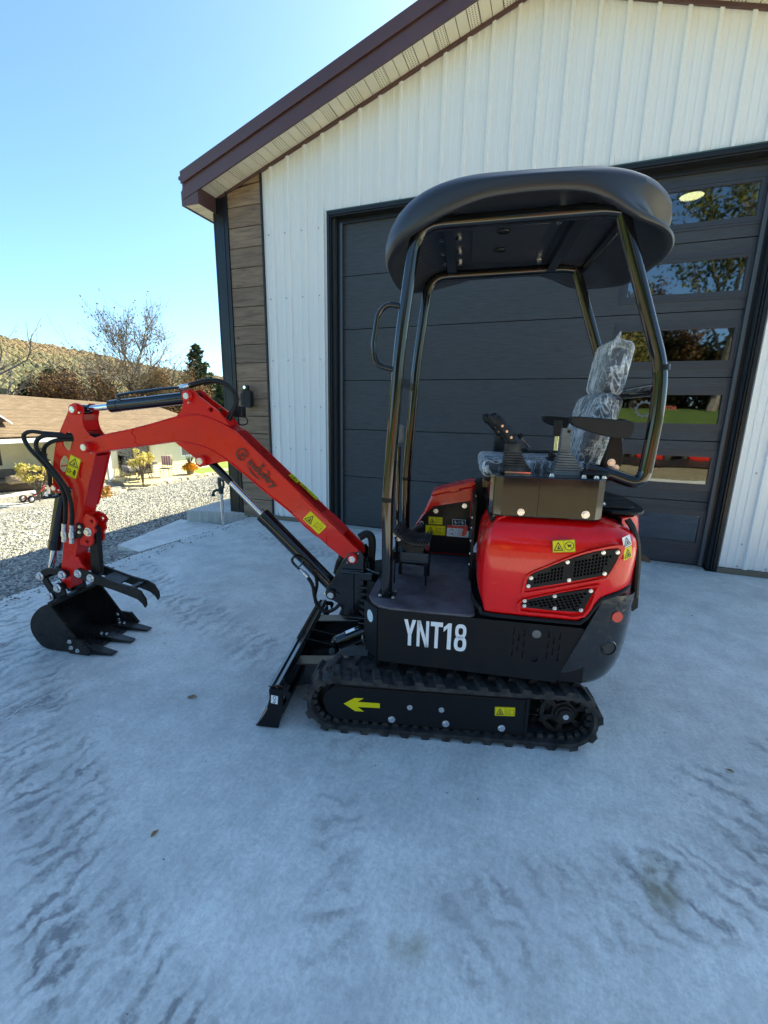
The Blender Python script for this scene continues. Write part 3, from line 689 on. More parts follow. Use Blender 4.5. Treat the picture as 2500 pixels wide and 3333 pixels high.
        for v0 in (.30, .68): q.add([P(u, v) + N_ * (off + .0006) for u, v in ((.08, v0 + .2), (.22, v0 + .02), (.32, v0 + .12), (.35, v0 + .24), (.28, v0 + .16), (.22, v0 + .1))], [(0, 1, 2, 3, 4, 5)], 1)
    elif kind == 'pattern':
        rect(.02, .05, .98, .95, .05)
        for cu in (.25, .75):
            line((cu - .14, .5), (cu + .14, .5), .05, 1, off + .0006, asp); line((cu, .2), (cu, .8), .05, 1, off + .0006, asp); line((cu - .09, .28), (cu + .09, .72), .04, 1, off + .0006, asp)
        line((.5, .25), (.5, .75), .05, 1, off + .0006, asp)
    elif kind == 'hook':
        for i in range(12):
            a, c_ = circ(.5, .3, .2, 12)[i], circ(.5, .3, .2, 12)[(i + 1) % 12]; line(a, c_, .06, 1, off + .0006, 1)
        hk = [(.5, .5), (.52, .62), (.66, .74), (.58, .9), (.38, .9), (.32, .76)]
        for i in range(5): line(hk[i], hk[i + 1], .08, 1, off + .0006, 1)
    return q.build(name, [bs, INK if bs is not DARK else WHT, REDS], parent, fixn=False)
YUP = (0, 1, 0)
def xy(pts, y): return [(p[0], y, p[1]) for p in pts]
def ribbon(q, line, t, y0, y1, m=0):
    """plate of thickness t following an x-z polyline, on its right-hand side"""
    L_ = [Vector((p[0], p[1])) for p in line]; o = []
    for i, p in enumerate(L_):
        d_ = (L_[min(i + 1, len(L_) - 1)] - L_[max(i - 1, 0)]).normalized(); o.append(p + Vector((-d_.y, d_.x)) * t)
    q.prism([tuple(p) for p in L_] + [tuple(p) for p in o[::-1]], y0, y1, m)

# ---- boom
b_top = [(2.10, 1.272), (2.04, 1.304), (1.944, 1.330), (1.784, 1.362), (1.654, 1.394), (1.545, 1.424), (1.492, 1.437), (1.427, 1.448), (1.361, 1.445), (1.297, 1.428), (1.239, 1.405), (1.196, 1.384), (1.159, 1.364), (.657, .912)]
b_bot = [(.663, .765), (.717, .809), (.786, .861), (.834, .908), (.886, .951), (1.0, 1.035), (1.114, 1.125), (1.194, 1.186), (1.252, 1.222), (1.31, 1.255), (1.375, 1.277), (1.447, 1.291), (1.514, 1.297), (1.577, 1.290), (1.667, 1.275), (1.797, 1.257), (1.944, 1.234), (2.04, 1.214), (2.095, 1.222), (2.117, 1.247)]
q = MB(); q.prism(b_top + b_bot, -.056, .056)
ribbon(q, b_top[2:], .007, -.064, .064); ribbon(q, b_bot[1:-3], .007, -.064, .064)
boom = part(q, 'boom', REDB, bevel=.003)
q = MB(); foot = [(.662, .918), (.593, .854), (.520, .784), (.487, .756), (.474, .714), (.485, .687), (.515, .672), (.541, .685), (.602, .727), (.66, .768)]
for s_ in (1, -1): q.prism(foot, s_ * .052, s_ * .070)
q.prism([(.690, .945), (.655, .915), (.57, .835), (.58, .825), (.70, .93)], -.052, .052)
part(q, 'boom_foot', REDB, boom, bevel=.003, pieces=True)
q = MB(); wv_ = [(.818, .985), (.806, .975), (.80, .955), (.786, .957), (.80, .925), (.842, .905), (.852, .893), (.866, .902), (.845, .915)]  # weld seam bead of the reinforcing plate
q.prism([(.812, 1.036), (.795, 1.0), (.805, .98), (.83, .965), (.835, .945), (.870, .936), (.664, .772), (.660, .905)], .056, .0605); part(q, 'doubler_plate', REDB, boom, bevel=.002)
q = MB(); q.prism([(1.775, 1.358), (1.79, 1.335), (1.765, 1.315), (1.775, 1.29), (1.74, 1.27), (1.95, 1.236), (2.04, 1.22), (2.09, 1.228), (2.105, 1.25), (2.085, 1.275), (2.03, 1.302), (1.94, 1.326)], .056, .0605); part(q, 'nose_doubler', REDB, boom, bevel=.002)
ear = [(1.515, 1.428), (1.48, 1.459), (1.465, 1.481), (1.457, 1.524), (1.453, 1.556), (1.436, 1.574), (1.412, 1.578), (1.392, 1.567), (1.367, 1.543), (1.316, 1.507), (1.254, 1.463), (1.196, 1.39), (1.30, 1.425), (1.43, 1.442)]
for s_ in (1, -1):
    q = MB(); q.prism(ear, s_ * .040, s_ * .053, holes=[circ(1.30, 1.472, .014, 12)]); part(q, 'cylinder_ear', REDB, boom)
q = MB(); q.prism([(1.21, 1.392), (1.232, 1.41), (1.24, 1.432), (1.222, 1.42)], -.04, .04); part(q, 'ear_gusset', REDB, boom)
lug = [(1.53, 1.294), (1.402, 1.202), (1.392, 1.178), (1.373, 1.166), (1.345, 1.172), (1.322, 1.183), (1.21, 1.203), (1.30, 1.255), (1.43, 1.29)]
for s_ in (1, -1):
    q = MB(); q.prism(lug, s_ * .040, s_ * .052); part(q, 'cylinder_lug', REDB, boom, bevel=.002)
collar(boom, 1.425, 1.541, .053, .070, .030, REDB); pin(boom, 1.425, 1.541, .04, .077, .0165)
collar(boom, 1.366, 1.199, .050, .084, .029, REDB); pin(boom, 1.366, 1.199, .04, .090, .0185)
collar(boom, 2.068, 1.252, .056, .098, .029, REDB); pin(boom, 2.068, 1.252, .05, .104, .0185)
collar(boom, .513, .711, .070, .092, .027, REDB); pin(boom, .513, .711, .05, .100, .0175)
for (x_, z_) in ((1.412, 1.512), (2.045, 1.225), (1.372, 1.172), (.485, .742), (.545, .687)):
    q = MB(); q.cyl((x_, .055, z_), (x_, .075, z_ - .004), .0045, n=8); q.cyl((x_, .075, z_ - .004), (x_, .082, z_ - .006), .003, n=8); part(q, 'grease_nipple', ZINC, boom)
# company mark and warning labels on the boom side
q = MB(); u_ = Vector((-.735, 0, -.678)); v_ = Vector((-.678, 0, .735)) ; v_ = Vector((-.55, 0, .60)).normalized()
u_ = Vector((.957 - 1.112, 0, 1.063 - 1.206)).normalized(); v_ = Vector((u_.z, 0, -u_.x)); v_ = v_ if v_.z > 0 else -v_
ytx = .0645
V_, f_ = text_polys('industry', .066, shear=.12, bold=.0018, sx=.98); wtx = max(p[0] for p in V_)
decal(q, [(a * .205 / wtx, c_ * .82) for a, c_ in V_], f_, (1.104, ytx, 1.199), u_, v_, YUP, 0)
ec = Vector((1.129, 0, 1.241))
def em(a, c_): return ec + u_ * a + v_ * c_
def ribbon2(pts, wd):
    L_ = [Vector(p) for p in pts]; o1 = []; o2 = []
    for i, p in enumerate(L_):
        d_ = (L_[min(i + 1, len(L_) - 1)] - L_[max(i - 1, 0)]).normalized(); n2 = Vector((-d_.y, d_.x)); wi = wd if not callable(wd) else wd(i / (len(L_) - 1)); o1.append(p + n2 * wi / 2); o2.append(p - n2 * wi / 2)
    return o1, o2
def stroke(pts, wd, org=None):
    o1, o2 = ribbon2(pts, wd); P3 = [em(p.x, p.y) for p in o1 + o2]; k = len(o1)
    q.add([(p.x, ytx, p.z) for p in P3], [(i, i + 1, k + i + 1, k + i) for i in range(k - 1)])
stroke([(.030 * math.cos(rad(a)), .030 * math.sin(rad(a))) for a in range(35, 330, 15)], .0075)
stroke([(-.004, -.026), (-.004, .010), (.030, .010)], .0075); stroke([(-.004, -.004), (.024, -.004), (.020, -.022)], .0065)
stroke([(.05 + .0, -.022), (.09, -.036), (.13, -.038), (.17, -.030)], lambda t: .001 + .008 * math.sin(math.pi * t))
stroke([(.150, .040), (.170, .034), (.176, .018), (.160, .004)], lambda t: .001 + .008 * math.sin(math.pi * min(1, t * .8 + .1)))
for a in (0, 90): stroke([(.125 - .018 * math.cos(rad(a + 45)), .040 - .018 * math.sin(rad(a + 45))), (.125, .040), (.125 + .018 * math.cos(rad(a + 45)), .040 + .018 * math.sin(rad(a + 45)))], lambda t: .001 + .008 * math.sin(math.pi * t))
part(q, 'company_lettering', BROWN, boom, fixn=False, label='dark company lettering with round emblem')
sticker(boom, xy([(.751, .952), (.662, .872), (.708, .826), (.796, .906)], .0605), YUP, 'boom', label='') if False else sticker(boom, xy([(.751, .952), (.662, .872), (.708, .826), (.796, .906)], .0605), YUP, 'boom')
# labels on the boom's top face
bt = Vector((.657 - 1.159, 0, .912 - 1.364)).normalized(); bn = Vector((bt.z, 0, -bt.x)); bn = bn if bn.z > 0 else -bn
def topq(s0, s1, y0, y1):
    o = Vector((1.159, 0, 1.364)) + bn * .008
    return [o + bt * s0 + Vector((0, y0, 0)), o + bt * s1 + Vector((0, y0, 0)), o + bt * s1 + Vector((0, y1, 0)), o + bt * s0 + Vector((0, y1, 0))]
sticker(boom, topq(.355, .415, -.045, .015), bn, 'tri1'); sticker(boom, topq(.425, .555, -.048, -.005), bn, 'two')
# boom cylinder, arm cylinder, bucket cylinder
def hydraulic(name, rod_eye, barrel_eye, t_sleeve, t_barrel, rr, rb, parent=EX, sleeve=None):
    a, c_ = Vector(rod_eye), Vector(barrel_eye); d_ = c_ - a
    q = MB(); q.cyl(a + d_ * t_barrel, c_ - d_.normalized() * .03, rb, n=24); q.cyl(a + d_ * t_barrel - d_.normalized() * .004, a + d_ * t_barrel + d_.normalized() * .05, rb * 1.06, n=24)
    q.cyl(c_ + Vector((0, -.036, 0)), c_ + Vector((0, .036, 0)), rb * .8, n=20)
    cy = part(q, name, BLK, parent)
    q = MB(); q.cyl(a + d_ * (t_sleeve or .02), a + d_ * (t_barrel + .02), rr, n=20); part(q, 'rod', CHR, cy)
    q = MB(); q.cyl(a + Vector((0, -.036, 0)), a + Vector((0, .036, 0)), rr * 1.6, n=18)
    if t_sleeve: q.cyl(a, a + d_ * t_sleeve, sleeve or rr * 1.35, n=18)
    part(q, 'rod_eye', BLK, cy)
    return cy
bcy = hydraulic('boom_cylinder', (1.366, 0, 1.199), (.632, 0, .494), .175, .425, .0165, .040, sleeve=.021)
acy = hydraulic('arm_cylinder', (2.128, 0, 1.460), (1.425, 0, 1.538), .06, .262, .0175, .033, sleeve=.024)
kcy = hydraulic('bucket_cylinder', (2.528, 0, .434), (2.335, 0, 1.003), .04, .30, .019, .039)
q = MB(); q.tube(spl([(1.470, .022, 1.588), (1.60, .022, 1.578), (1.855, .022, 1.546), (1.880, .022, 1.530), (1.872, .018, 1.512), (1.865, .01, 1.498)], 4), .0075); q.tube([(1.50, .022, 1.586), (1.485, .012, 1.55)], .008); part(q, 'feed_pipe', BLK, acy)
q = MB(); q.cyl((1.475, .022, 1.588), (1.425, .02, 1.600), .013, n=12); q.cyl((1.487, .022, 1.587), (1.465, .022, 1.590), .016, n=6); part(q, 'hose_fitting', ZINC, acy)
q = MB(); q.tube(spl([(1.435, .02, 1.597), (1.356, .01, 1.618), (1.284, 0, 1.623), (1.226, 0, 1.603), (1.187, 0, 1.561), (1.182, 0, 1.513), (1.205, 0, 1.464), (1.235, 0, 1.415)], 6), .0145, 10); part(q, 'hose', HOSE, boom)
q = MB(); q.rbox((1.208, -.085, 1.465), (.055, .05, .06), .006); part(q, 'sensor_box', PLAS, boom)
q = MB(); q.tube(spl([(1.207, -.06, 1.439), (1.158, -.06, 1.432), (1.153, -.06, 1.404), (1.185, -.06, 1.392), (1.22, -.06, 1.405)], 6), .0035, 6); part(q, 'sensor_cable', HOSE, boom)
q = MB(); q.tube(spl([(.681, .045, .560), (.744, .047, .625), (.806, .05, .677), (.847, .05, .685), (.868, .05, .669), (.861, .05, .645), (.821, .055, .611)], 5), .0075); q.tube([(.80, .045, .672), (.815, .052, .64), (.835, .055, .62)], .005, 6); part(q, 'feed_pipe', BLK, bcy)
q = MB(); q.cyl((.822, .055, .612), (.790, .058, .59), .010, n=8); q.cyl((.800, .058, .597), (.775, .06, .572), .013, n=12); part(q, 'hose_fitting', ZINC, bcy)
q = MB(); q.tube(spl([(.780, .06, .578), (.762, .06, .555), (.745, .06, .518), (.737, .06, .462), (.722, .06, .412), (.688, .06, .382), (.651, .055, .379), (.615, .045, .400), (.585, .03, .44)], 6), .0105, 10)
q.tube(spl([(.742, .04, .600), (.733, .038, .56), (.730, .038, .52), (.742, .038, .46), (.735, .05, .42)], 6), .0095, 10); part(q, 'hose', HOSE, bcy, pieces=True)

# ---- arm
armp = [(2.173, 1.458), (2.152, 1.487), (2.124, 1.496), (2.097, 1.487), (2.078, 1.459), (2.094, 1.408), (2.086, 1.351), (2.058, 1.315), (2.018, 1.292), (2.042, 1.196), (2.097, 1.057), (2.163, .893), (2.181, .905), (2.196, .955), (2.242, 1.014), (2.297, .981), (2.334, .970), (2.352, 1.009), (2.347, 1.071), (2.336, 1.126), (2.317, 1.192), (2.291, 1.265), (2.26, 1.324), (2.214, 1.394)]
h1 = [(2.204, 1.332), (2.173, 1.323), (2.166, 1.286), (2.188, 1.241), (2.211, 1.228), (2.236, 1.24), (2.248, 1.266), (2.229, 1.307)]
h2 = [(2.284, 1.164), (2.254, 1.197), (2.228, 1.184), (2.226, 1.148), (2.252, 1.104), (2.283, 1.105), (2.295, 1.127)]
sl_ = [(2.132, 1.162), (2.113, 1.152), (2.134, 1.086), (2.157, 1.068), (2.167, 1.081), (2.149, 1.145)]
def sm2(p, n=3): return [(v.x, v.y) for v in spl([(a, c_, 0) for a, c_ in p], n, True)]
abox = [(2.047, 1.20), (2.102, 1.056), (2.169, .887), (2.218, .751), (2.292, .536), (2.33, .432), (2.358, .354), (2.373, .362), (2.411, .405), (2.396, .481), (2.383, .529), (2.361, .617), (2.320, .796), (2.292, .9), (2.235, 1.0), (2.16, 1.20)]
q = MB(); q.prism(abox, -.0485, .0485); arm = part(q, 'arm', REDB, bevel=.003)
for s_ in (1, -1):
    q = MB(); q.prism(sm2(armp, 2), s_ * .0490, s_ * .0575, holes=[sm2(h1), sm2(h2), sm2(sl_)]); part(q, 'side_plate', REDB, arm)
q = MB(); q.cyl((2.30, -.049, 1.06), (2.30, .049, 1.06), .014, n=12); q.cyl((2.215, -.049, 1.215), (2.215, .049, 1.215), .012, n=12); q.prism([(2.098, 1.40), (2.088, 1.345), (2.096, 1.34), (2.106, 1.40)], -.049, .049); q.prism([(2.225, 1.145), (2.29, 1.135), (2.29, 1.128), (2.225, 1.138)], -.049, .049); part(q, 'web', REDB, arm, pieces=True)
collar(arm, 2.127, 1.459, .0575, .078, .029, REDB); pin(arm, 2.127, 1.459, .04, .086, .0175)
collar(arm, 2.332, 1.003, .0575, .074, .024, REDB); pin(arm, 2.332, 1.003, .04, .080, .0145)
for (x_, z_) in ((2.095, 1.445), (2.302, .996)):
    q = MB(); q.cyl((x_, .0575, z_), (x_ - .006, .080, z_ - .003), .0055, n=8); part(q, 'grease_nipple', ZINC, arm)
sticker(arm, xy([(2.203, 1.207), (2.133, 1.178), (2.188, 1.056), (2.259, 1.085)], .0575), YUP, 'tall')
# arm hoses in a bundle, coupling block
for pts in ([(2.05, .0, 1.312), (2.147, .02, 1.316), (2.303, .07, 1.321), (2.419, .085, 1.330), (2.473, .085, 1.302), (2.443, .09, 1.238), (2.384, .09, 1.175), (2.326, .09, 1.111), (2.280, .09, 1.053), (2.258, .09, .999), (2.255, .085, .932), (2.272, .08, .85), (2.292, .075, .785)],
            [(2.05, .0, 1.300), (2.129, .02, 1.303), (2.249, .07, 1.309), (2.325, .10, 1.307), (2.372, .105, 1.271), (2.366, .105, 1.213), (2.313, .108, 1.156), (2.245, .11, 1.069), (2.213, .108, 1.011), (2.204, .10, .938), (2.215, .09, .858), (2.240, .08, .79)],
            [(2.06, .0, 1.288), (2.165, .03, 1.289), (2.261, .065, 1.286), (2.327, .07, 1.264), (2.365, .07, 1.227), (2.366, .07, 1.167), (2.356, .07, 1.107), (2.348, .075, 1.071), (2.366, .07, 1.005)]):
    q = MB(); q.tube(spl(pts, 6), .0115, 10); part(q, 'hose', HOSE, arm)
q = MB(); q.tube(spl([(2.369, .07, .985), (2.375, .07, .955), (2.36, .06, .945), (2.335, .045, .955)], 5), .009); part(q, 'elbow_pipe', BLK, arm)
q = MB(); q.cyl((2.366, .07, 1.02), (2.371, .07, .968), .0135, n=10)
for x0, z0 in ((2.292, .79), (2.240, .785)):
    q.cyl((x0, .077, z0), (x0 + .012, .075, z0 - .055), .0145, n=10); q.cyl((x0 + .012, .075, z0 - .05), (x0 + .016, .075, z0 - .08), .017, n=6); q.cyl((x0 + .016, .075, z0 - .08), (x0 + .022, .075, z0 - .115), .014, n=8)
part(q, 'hose_fitting', ZINC, arm, pieces=True)
q = MB(); q.prism([(2.225, .795), (2.19, .785), (2.185, .735), (2.215, .70), (2.29, .685), (2.30, .71), (2.24, .73)], .0485, .062); cb = part(q, 'coupling_plate', STEEL, arm, bevel=.003)
bolt(cb, (2.205, .062, .772), r=.007); bolt(cb, (2.212, .062, .737), r=.007)
# thumb bracket on the arm, lower thumb lug
for s_ in (1, -1):
    q = MB(); q.prism(sm2([(2.18, .842), (2.132, .838), (2.107, .814), (2.103, .795), (2.121, .769), (2.117, .743), (2.140, .715), (2.142, .675), (2.167, .648), (2.21, .650), (2.235, .661), (2.215, .731)], 3), s_ * .034, s_ * .048, holes=[circ(2.133, .806, .013, 12), circ(2.179, .678, .013, 12)]); part(q, 'thumb_bracket', REDB, arm)
    bolt(arm, (2.164, s_ * .048, .739), d=(0, s_, 0), r=.020, h=.016)
    q = MB(); q.prism(sm2([(2.30, .545), (2.265, .575), (2.245, .53), (2.215, .485), (2.225, .455), (2.255, .452), (2.33, .46)], 2), s_ * .036, s_ * .048); part(q, 'thumb_lug', REDB, arm)
q = MB(); q.bx(2.16, 2.22, -.034, .034, .838, .850); part(q, 'bracket_cap', REDB, arm)

# ---- bucket linkage
q = MB()
LK = q
for s_ in (1, -1):
    q.prism(sm2([(2.548, .44), (2.53, .463), (2.49, .487), (2.44, .495), (2.39, .490), (2.345, .475), (2.338, .45), (2.36, .434), (2.385, .443), (2.43, .452), (2.48, .447), (2.515, .418), (2.54, .412)], 2), s_ * .060, s_ * .074)
    q.prism(sm2([(2.545, .445), (2.512, .44), (2.497, .40), (2.47, .36), (2.446, .325), (2.444, .295), (2.47, .285), (2.49, .305), (2.515, .345), (2.54, .39)], 2), s_ * .046, s_ * .060)
lk = part(q, 'bucket_link', STEEL, bevel=.003, pieces=True)
for x_, z_, y_ in ((2.527, .435, .074), (2.363, .457, .074), (2.399, .371, .085), (2.465, .309, .085)):
    for s_ in (1, -1):
        if s_ == 1 or y_ < .08: collar(lk, x_, z_, s_ * .04, s_ * y_, .026, STEEL, 'link_boss')
        bolt(lk, (x_, s_ * (y_ + .003), z_), d=(0, s_, 0), r=.020, h=.016, name='link_bolt')
# ---- bucket
prof_b = [(2.362, .306), (2.394, .304), (2.443, .276), (2.492, .229), (2.522, .175), (2.526, .119), (2.503, .066), (2.453, .016), (2.374, .006), (2.287, .005), (2.214, .005), (2.150, .008)]
prs = [(v.x, v.y) for v in spl([(a, c_, 0) for a, c_ in prof_b], 3)]
q = MB()
for y_, t_ in ((.178, .012), (-.190, .012)): q.prism(prs, y_, y_ + t_)
ribbon(q, prs, -.010, -.178, .178)
q.prism([(2.375, .322), (2.350, .318), (2.345, .300), (2.372, .305)], -.190, .190)
q.prism([(2.26, .004), (2.13, .003), (2.125, .014), (2.26, .024)], -.200, .200)
bucket = part(q, 'bucket', STEEL)
for s_ in (1, -1):
    q = MB(); q.prism(sm2([(2.42, .395), (2.385, .398), (2.365, .365), (2.36, .31), (2.40, .296), (2.46, .268), (2.49, .295), (2.485, .325), (2.46, .335), (2.43, .35)], 2), s_ * .066, s_ * .082); part(q, 'hinge_ear', STEEL, bucket, bevel=.003)
    q = MB(); c0, c1 = (.190, .202) if s_ == 1 else (-.202, -.190)
    q.prism([(2.262, .105), (2.262, .018), (2.132, .012), (2.098, .030), (2.155, .100)], c0, c1); q.prism([(2.155, .1005), (2.098, .030), (2.132, .0125), (2.185, .09)], c1 if s_ == 1 else c0 - .006, c1 + .006 if s_ == 1 else c0); sc_ = part(q, 'side_cutter', STEEL, bucket, bevel=.002)
    for x_, z_ in ((2.245, .085), (2.240, .045), (2.198, .030)): bolt(sc_, (x_, s_ * .202, z_), d=(0, s_, 0), r=.010, h=.010)
    for x_, z_ in ((2.245, .085), (2.240, .045)): bolt(sc_, (x_, s_ * .178, z_), d=(0, -s_, 0), r=.010, h=.010)
for y_ in (-.155, 0, .155):
    q = MB(); z0 = .004
    V_ = [(2.165, y_ - .036, z0), (2.165, y_ + .036, z0), (2.165, y_ + .036, z0 + .036), (2.165, y_ - .036, z0 + .036), (1.985, y_ - .024, z0 + .004), (1.985, y_ + .024, z0 + .004), (1.985, y_ + .024, z0 + .011), (1.985, y_ - .024, z0 + .011)]
    q.add(V_, [(0, 3, 2, 1), (4, 5, 6, 7), (0, 1, 5, 4), (1, 2, 6, 5), (2, 3, 7, 6), (3, 0, 4, 7)]); q.bx(2.16, 2.235, y_ - .036, y_ + .036, .022, .036)
    to = part(q, 'tooth', STEEL, bucket, bevel=.003)
    for x_ in (2.178, 2.215): bolt(to, (x_, y_, .036), d=(0, 0, 1), r=.010, h=.012)
bolt(bucket, (2.385, .1, .011 + .12), d=(-1, 0, .2), r=.012, h=.006, name='plug')
# ---- thumb
tine = [(2.284, .489), (2.257, .503), (2.187, .486), (2.115, .465), (1.995, .432), (1.885, .412), (1.839, .390), (1.810, .340), (1.808, .304), (1.819, .284), (1.836, .312), (1.867, .337), (1.933, .357), (2.015, .380), (2.099, .399), (2.196, .421), (2.273, .441), (2.294, .463)]
q = MB()
for s_ in (1, -1): q.prism(tine, s_ * .050, s_ * .066)
thumb = part(q, 'thumb', STEEL, bevel=.003, pieces=True)
q = MB(); q.prism([(2.10, .455), (1.99, .425), (1.992, .415), (2.102, .445)], -.05, .05); q.prism([(2.20, .462), (2.175, .455), (2.180, .43), (2.205, .44)], -.05, .05); q.prism([(1.92, .41), (1.895, .405), (1.90, .385), (1.925, .39)], -.05, .05); part(q, 'cross_plate', STEEL, thumb, pieces=True)
for x_, z_ in ((2.258, .471), (2.172, .449)):
    for s_ in (1, -1): bolt(thumb, (x_, s_ * .066, z_), d=(0, s_, 0), r=.019, h=.015)
q = MB(); q.prism([(2.134, .752), (2.16, .775), (2.186, .755), (2.215, .47), (2.20, .44), (2.165, .44), (2.148, .47)], -.018, .018); part(q, 'stiff_link', STEEL, thumb, bevel=.004)

# ---- swing bracket between boom and body
q = MB()
sw = [(.575, .690), (.535, .735), (.47, .752), (.452, .72), (.452, .36), (.561, .360), (.575, .405), (.600, .440), (.628, .455), (.655, .460), (.672, .49), (.665, .522), (.625, .58), (.598, .64)]
for s_ in (1, -1): q.prism(sw, s_ * .058, s_ * .073)
q.bx(.44, .578, -.085, .085, .620, .636); q.bx(.42, .566, -.085, .085, .358, .372); q.bx(.552, .566, -.058, .058, .40, .62)
swing = part(q, 'swing_bracket', BLK, bevel=.004)
q = MB(); q.bx(.520, .575, .073, .083, .618, .638); q.bx(.505, .515, .073, .080, .372, .618); q.bx(.452, .575, .073, .085, .636, .646); part(q, 'bracket_rib', BLK, swing, bevel=.004, pieces=True)
collar(swing, .634, .493, .073, .092, .027, BLK); pin(swing, .634, .493, .06, .098, .017)
q = MB(); q.cyl((.608, .075, .497), (.596, .088, .497), .005, n=8); q.cyl((.662, .075, .497), (.668, .09, .5), .005, n=8); part(q, 'grease_nipple', ZINC, swing, pieces=True)
q = MB(); q.cyl((.455, 0, .30), (.455, 0, .68), .045, n=24); q.cyl((.455, 0, .68), (.455, 0, .695), .030, n=20); part(q, 'swing_post', BLK, swing)
q = MB(); q.tube(spl([(.62, .03, .60), (.60, .045, .67), (.585, .05, .70), (.59, .03, .76)], 5), .016, 10); q.tube(spl([(.50, -.02, .80), (.46, -.03, .82), (.43, -.03, .78), (.43, -.03, .60), (.36, -.04, .52)], 5), .022, 10)
for k in range(5): q.tube(spl([(.54, .02 - .02 * k, .55 - .03 * k), (.46, .075, .545 - .035 * k), (.40, .08, .555 - .04 * k), (.33, .06, .55 - .035 * k)], 5), .013, 8)
part(q, 'hose_bundle', HOSE, swing, pieces=True)

# ---- upper body
q = MB()
plan = [(.3050, .436), (-.60, .436), (-.60, YC - .486), (.305, YC - .486), (.381, YC - .40), (.381, -.12), (.43, -.10), (.43, .10), (.381, .12), (.381, .353)]
q.prism(plan, .345, .600, ax='z'); core = part(q, 'body_frame', SAT, bevel=.004)
q = MB(); q.bx(.40, .475, -.10, .10, .598, .640); q.bx(.40, .475, -.10, .10, .31, .35); q.prism([(.47, .05), (.36, .12), (.36, -.12), (.47, -.05)], .640, .655, ax='z'); part(q, 'front_knuckle', BLK, core, bevel=.004, pieces=True)
# side panel with slots, chamfer plate
slots = []
for gx in (-.295, -.440):
    for dx_, zz in ((0, (.565, .515, .465)), (-.022, (.538, .488)), (-.045, (.560, .510, .460))):
        for z_ in zz: slots.append([(gx + dx_ + .003, z_ - .016), (gx + dx_ + .003, z_ + .016), (gx + dx_ - .003, z_ + .016), (gx + dx_ - .003, z_ - .016)])
q = MB(); q.prism([(.302, .346), (.3045, .606), (-.572, .606), (-.492, .392), (-.492, .340)], .4365, .442, holes=slots + [circ(-.391, .443, .015, 14)]); sp = part(q, 'side_panel', SAT, core)
q = MB(); q.cyl((-.390, .440, .560), (-.390, .4435, .560), .0185, n=20); part(q, 'grey_plug', GREYR, sp)
# chamfer plate: a vertical face between side and front with its lower corner cut away
c0_, c1_ = Vector((.3065, .4385, 0)), Vector((.384, .3535, 0)); cn = Vector((.085, .0775, 0)).normalized() * .004
q = MB(); V_ = []
for p, z_ in ((c0_, .607), (c1_, .607), (c1_, .430), (c1_.lerp(c0_, .45), .375), (c0_, .346)): V_.append((p.x, p.y, z_))
V2_ = [(v[0] + cn.x, v[1] + cn.y, v[2]) for v in V_]
q.add(V_ + V2_, [(4, 3, 2, 1, 0), (5, 6, 7, 8, 9)] + [(i, (i + 1) % 5, 5 + (i + 1) % 5, 5 + i) for i in range(5)]); ch = part(q, 'corner_plate', SAT, core)
q = MB(); cc = c0_.lerp(c1_, .5) + cn * 1.4 + Vector((0, 0, .548)); cu = (c1_ - c0_).normalized()
q.add([cc + cu * .026 * math.cos(2 * math.pi * i / 20) + Vector((0, 0, .030 * math.sin(2 * math.pi * i / 20))) for i in range(20)], [tuple(range(20))])
for k in range(4): q.add([cc + cn * .2 + cu * (a) + Vector((0, 0, h_)) for a, h_ in ((-.016 + .011 * k, -.02), (-.013 + .011 * k, -.02), (-.013 + .011 * k, .02), (-.016 + .011 * k, .02))], [(0, 1, 2, 3)], 1)
part(q, 'front_reflector', [REFL, WHT], ch, fixn=False)
# model number, white bold condensed characters
q = MB(); y_ = .4432; x0 = .183; hh = .128; zb = .442
def gl(polys, xo, wd):
    for pl in polys: q.add([(x0 - xo - u * wd, y_, zb + v * hh - (xo + u * wd) * -.004) for u, v in pl], [tuple(range(len(pl)))])
W_ = .054
gl([[(0, 1), (.30, 1), (.52, .60), (.50, .42), (.36, .42)], [(.70, 1), (1, 1), (.64, .42), (.50, .42), (.48, .60)], [(.36, .45), (.64, .45), (.64, 0), (.36, 0)]], 0, W_)
gl([[(0, 0), (.25, 0), (.25, 1), (0, 1)], [(.75, 0), (1, 0), (1, 1), (.75, 1)], [(.0, 1), (.28, 1), (1, 0), (.72, 0)]], .059, W_)
gl([[(0, 1), (1, 1), (1, .83), (0, .83)], [(.36, .84), (.64, .84), (.64, 0), (.36, 0)]], .120, W_)
gl([[(.50, 0), (.82, 0), (.82, 1), (.55, 1), (.50, .9)], [(.56, 1), (.50, .80), (.18, .66), (.18, .83), (.40, .92)]], .168, W_)
def ringg(cx, cz, rx, rz_, ix, iz, xo):
    o = [(cx + rx * math.copysign(abs(math.cos(t)) ** .75, math.cos(t)), cz + rz_ * math.copysign(abs(math.sin(t)) ** .75, math.sin(t))) for t in [2 * math.pi * i / 24 for i in range(24)]]
    n_ = [(cx + ix * math.copysign(abs(math.cos(t)) ** .75, math.cos(t)), cz + iz * math.copysign(abs(math.sin(t)) ** .75, math.sin(t))) for t in [2 * math.pi * i / 24 for i in range(24)]]
    q.add([(x0 - xo - u * W_, y_, zb + v * hh) for u, v in o + n_], [(i, (i + 1) % 24, 24 + (i + 1) % 24, 24 + i) for i in range(24)])
ringg(.5, .74, .45, .27, .19, .13, .226); ringg(.5, .27, .5, .285, .21, .15, .226)
part(q, 'model_lettering', WHT, sp, fixn=False, label='white bold model number YNT18')
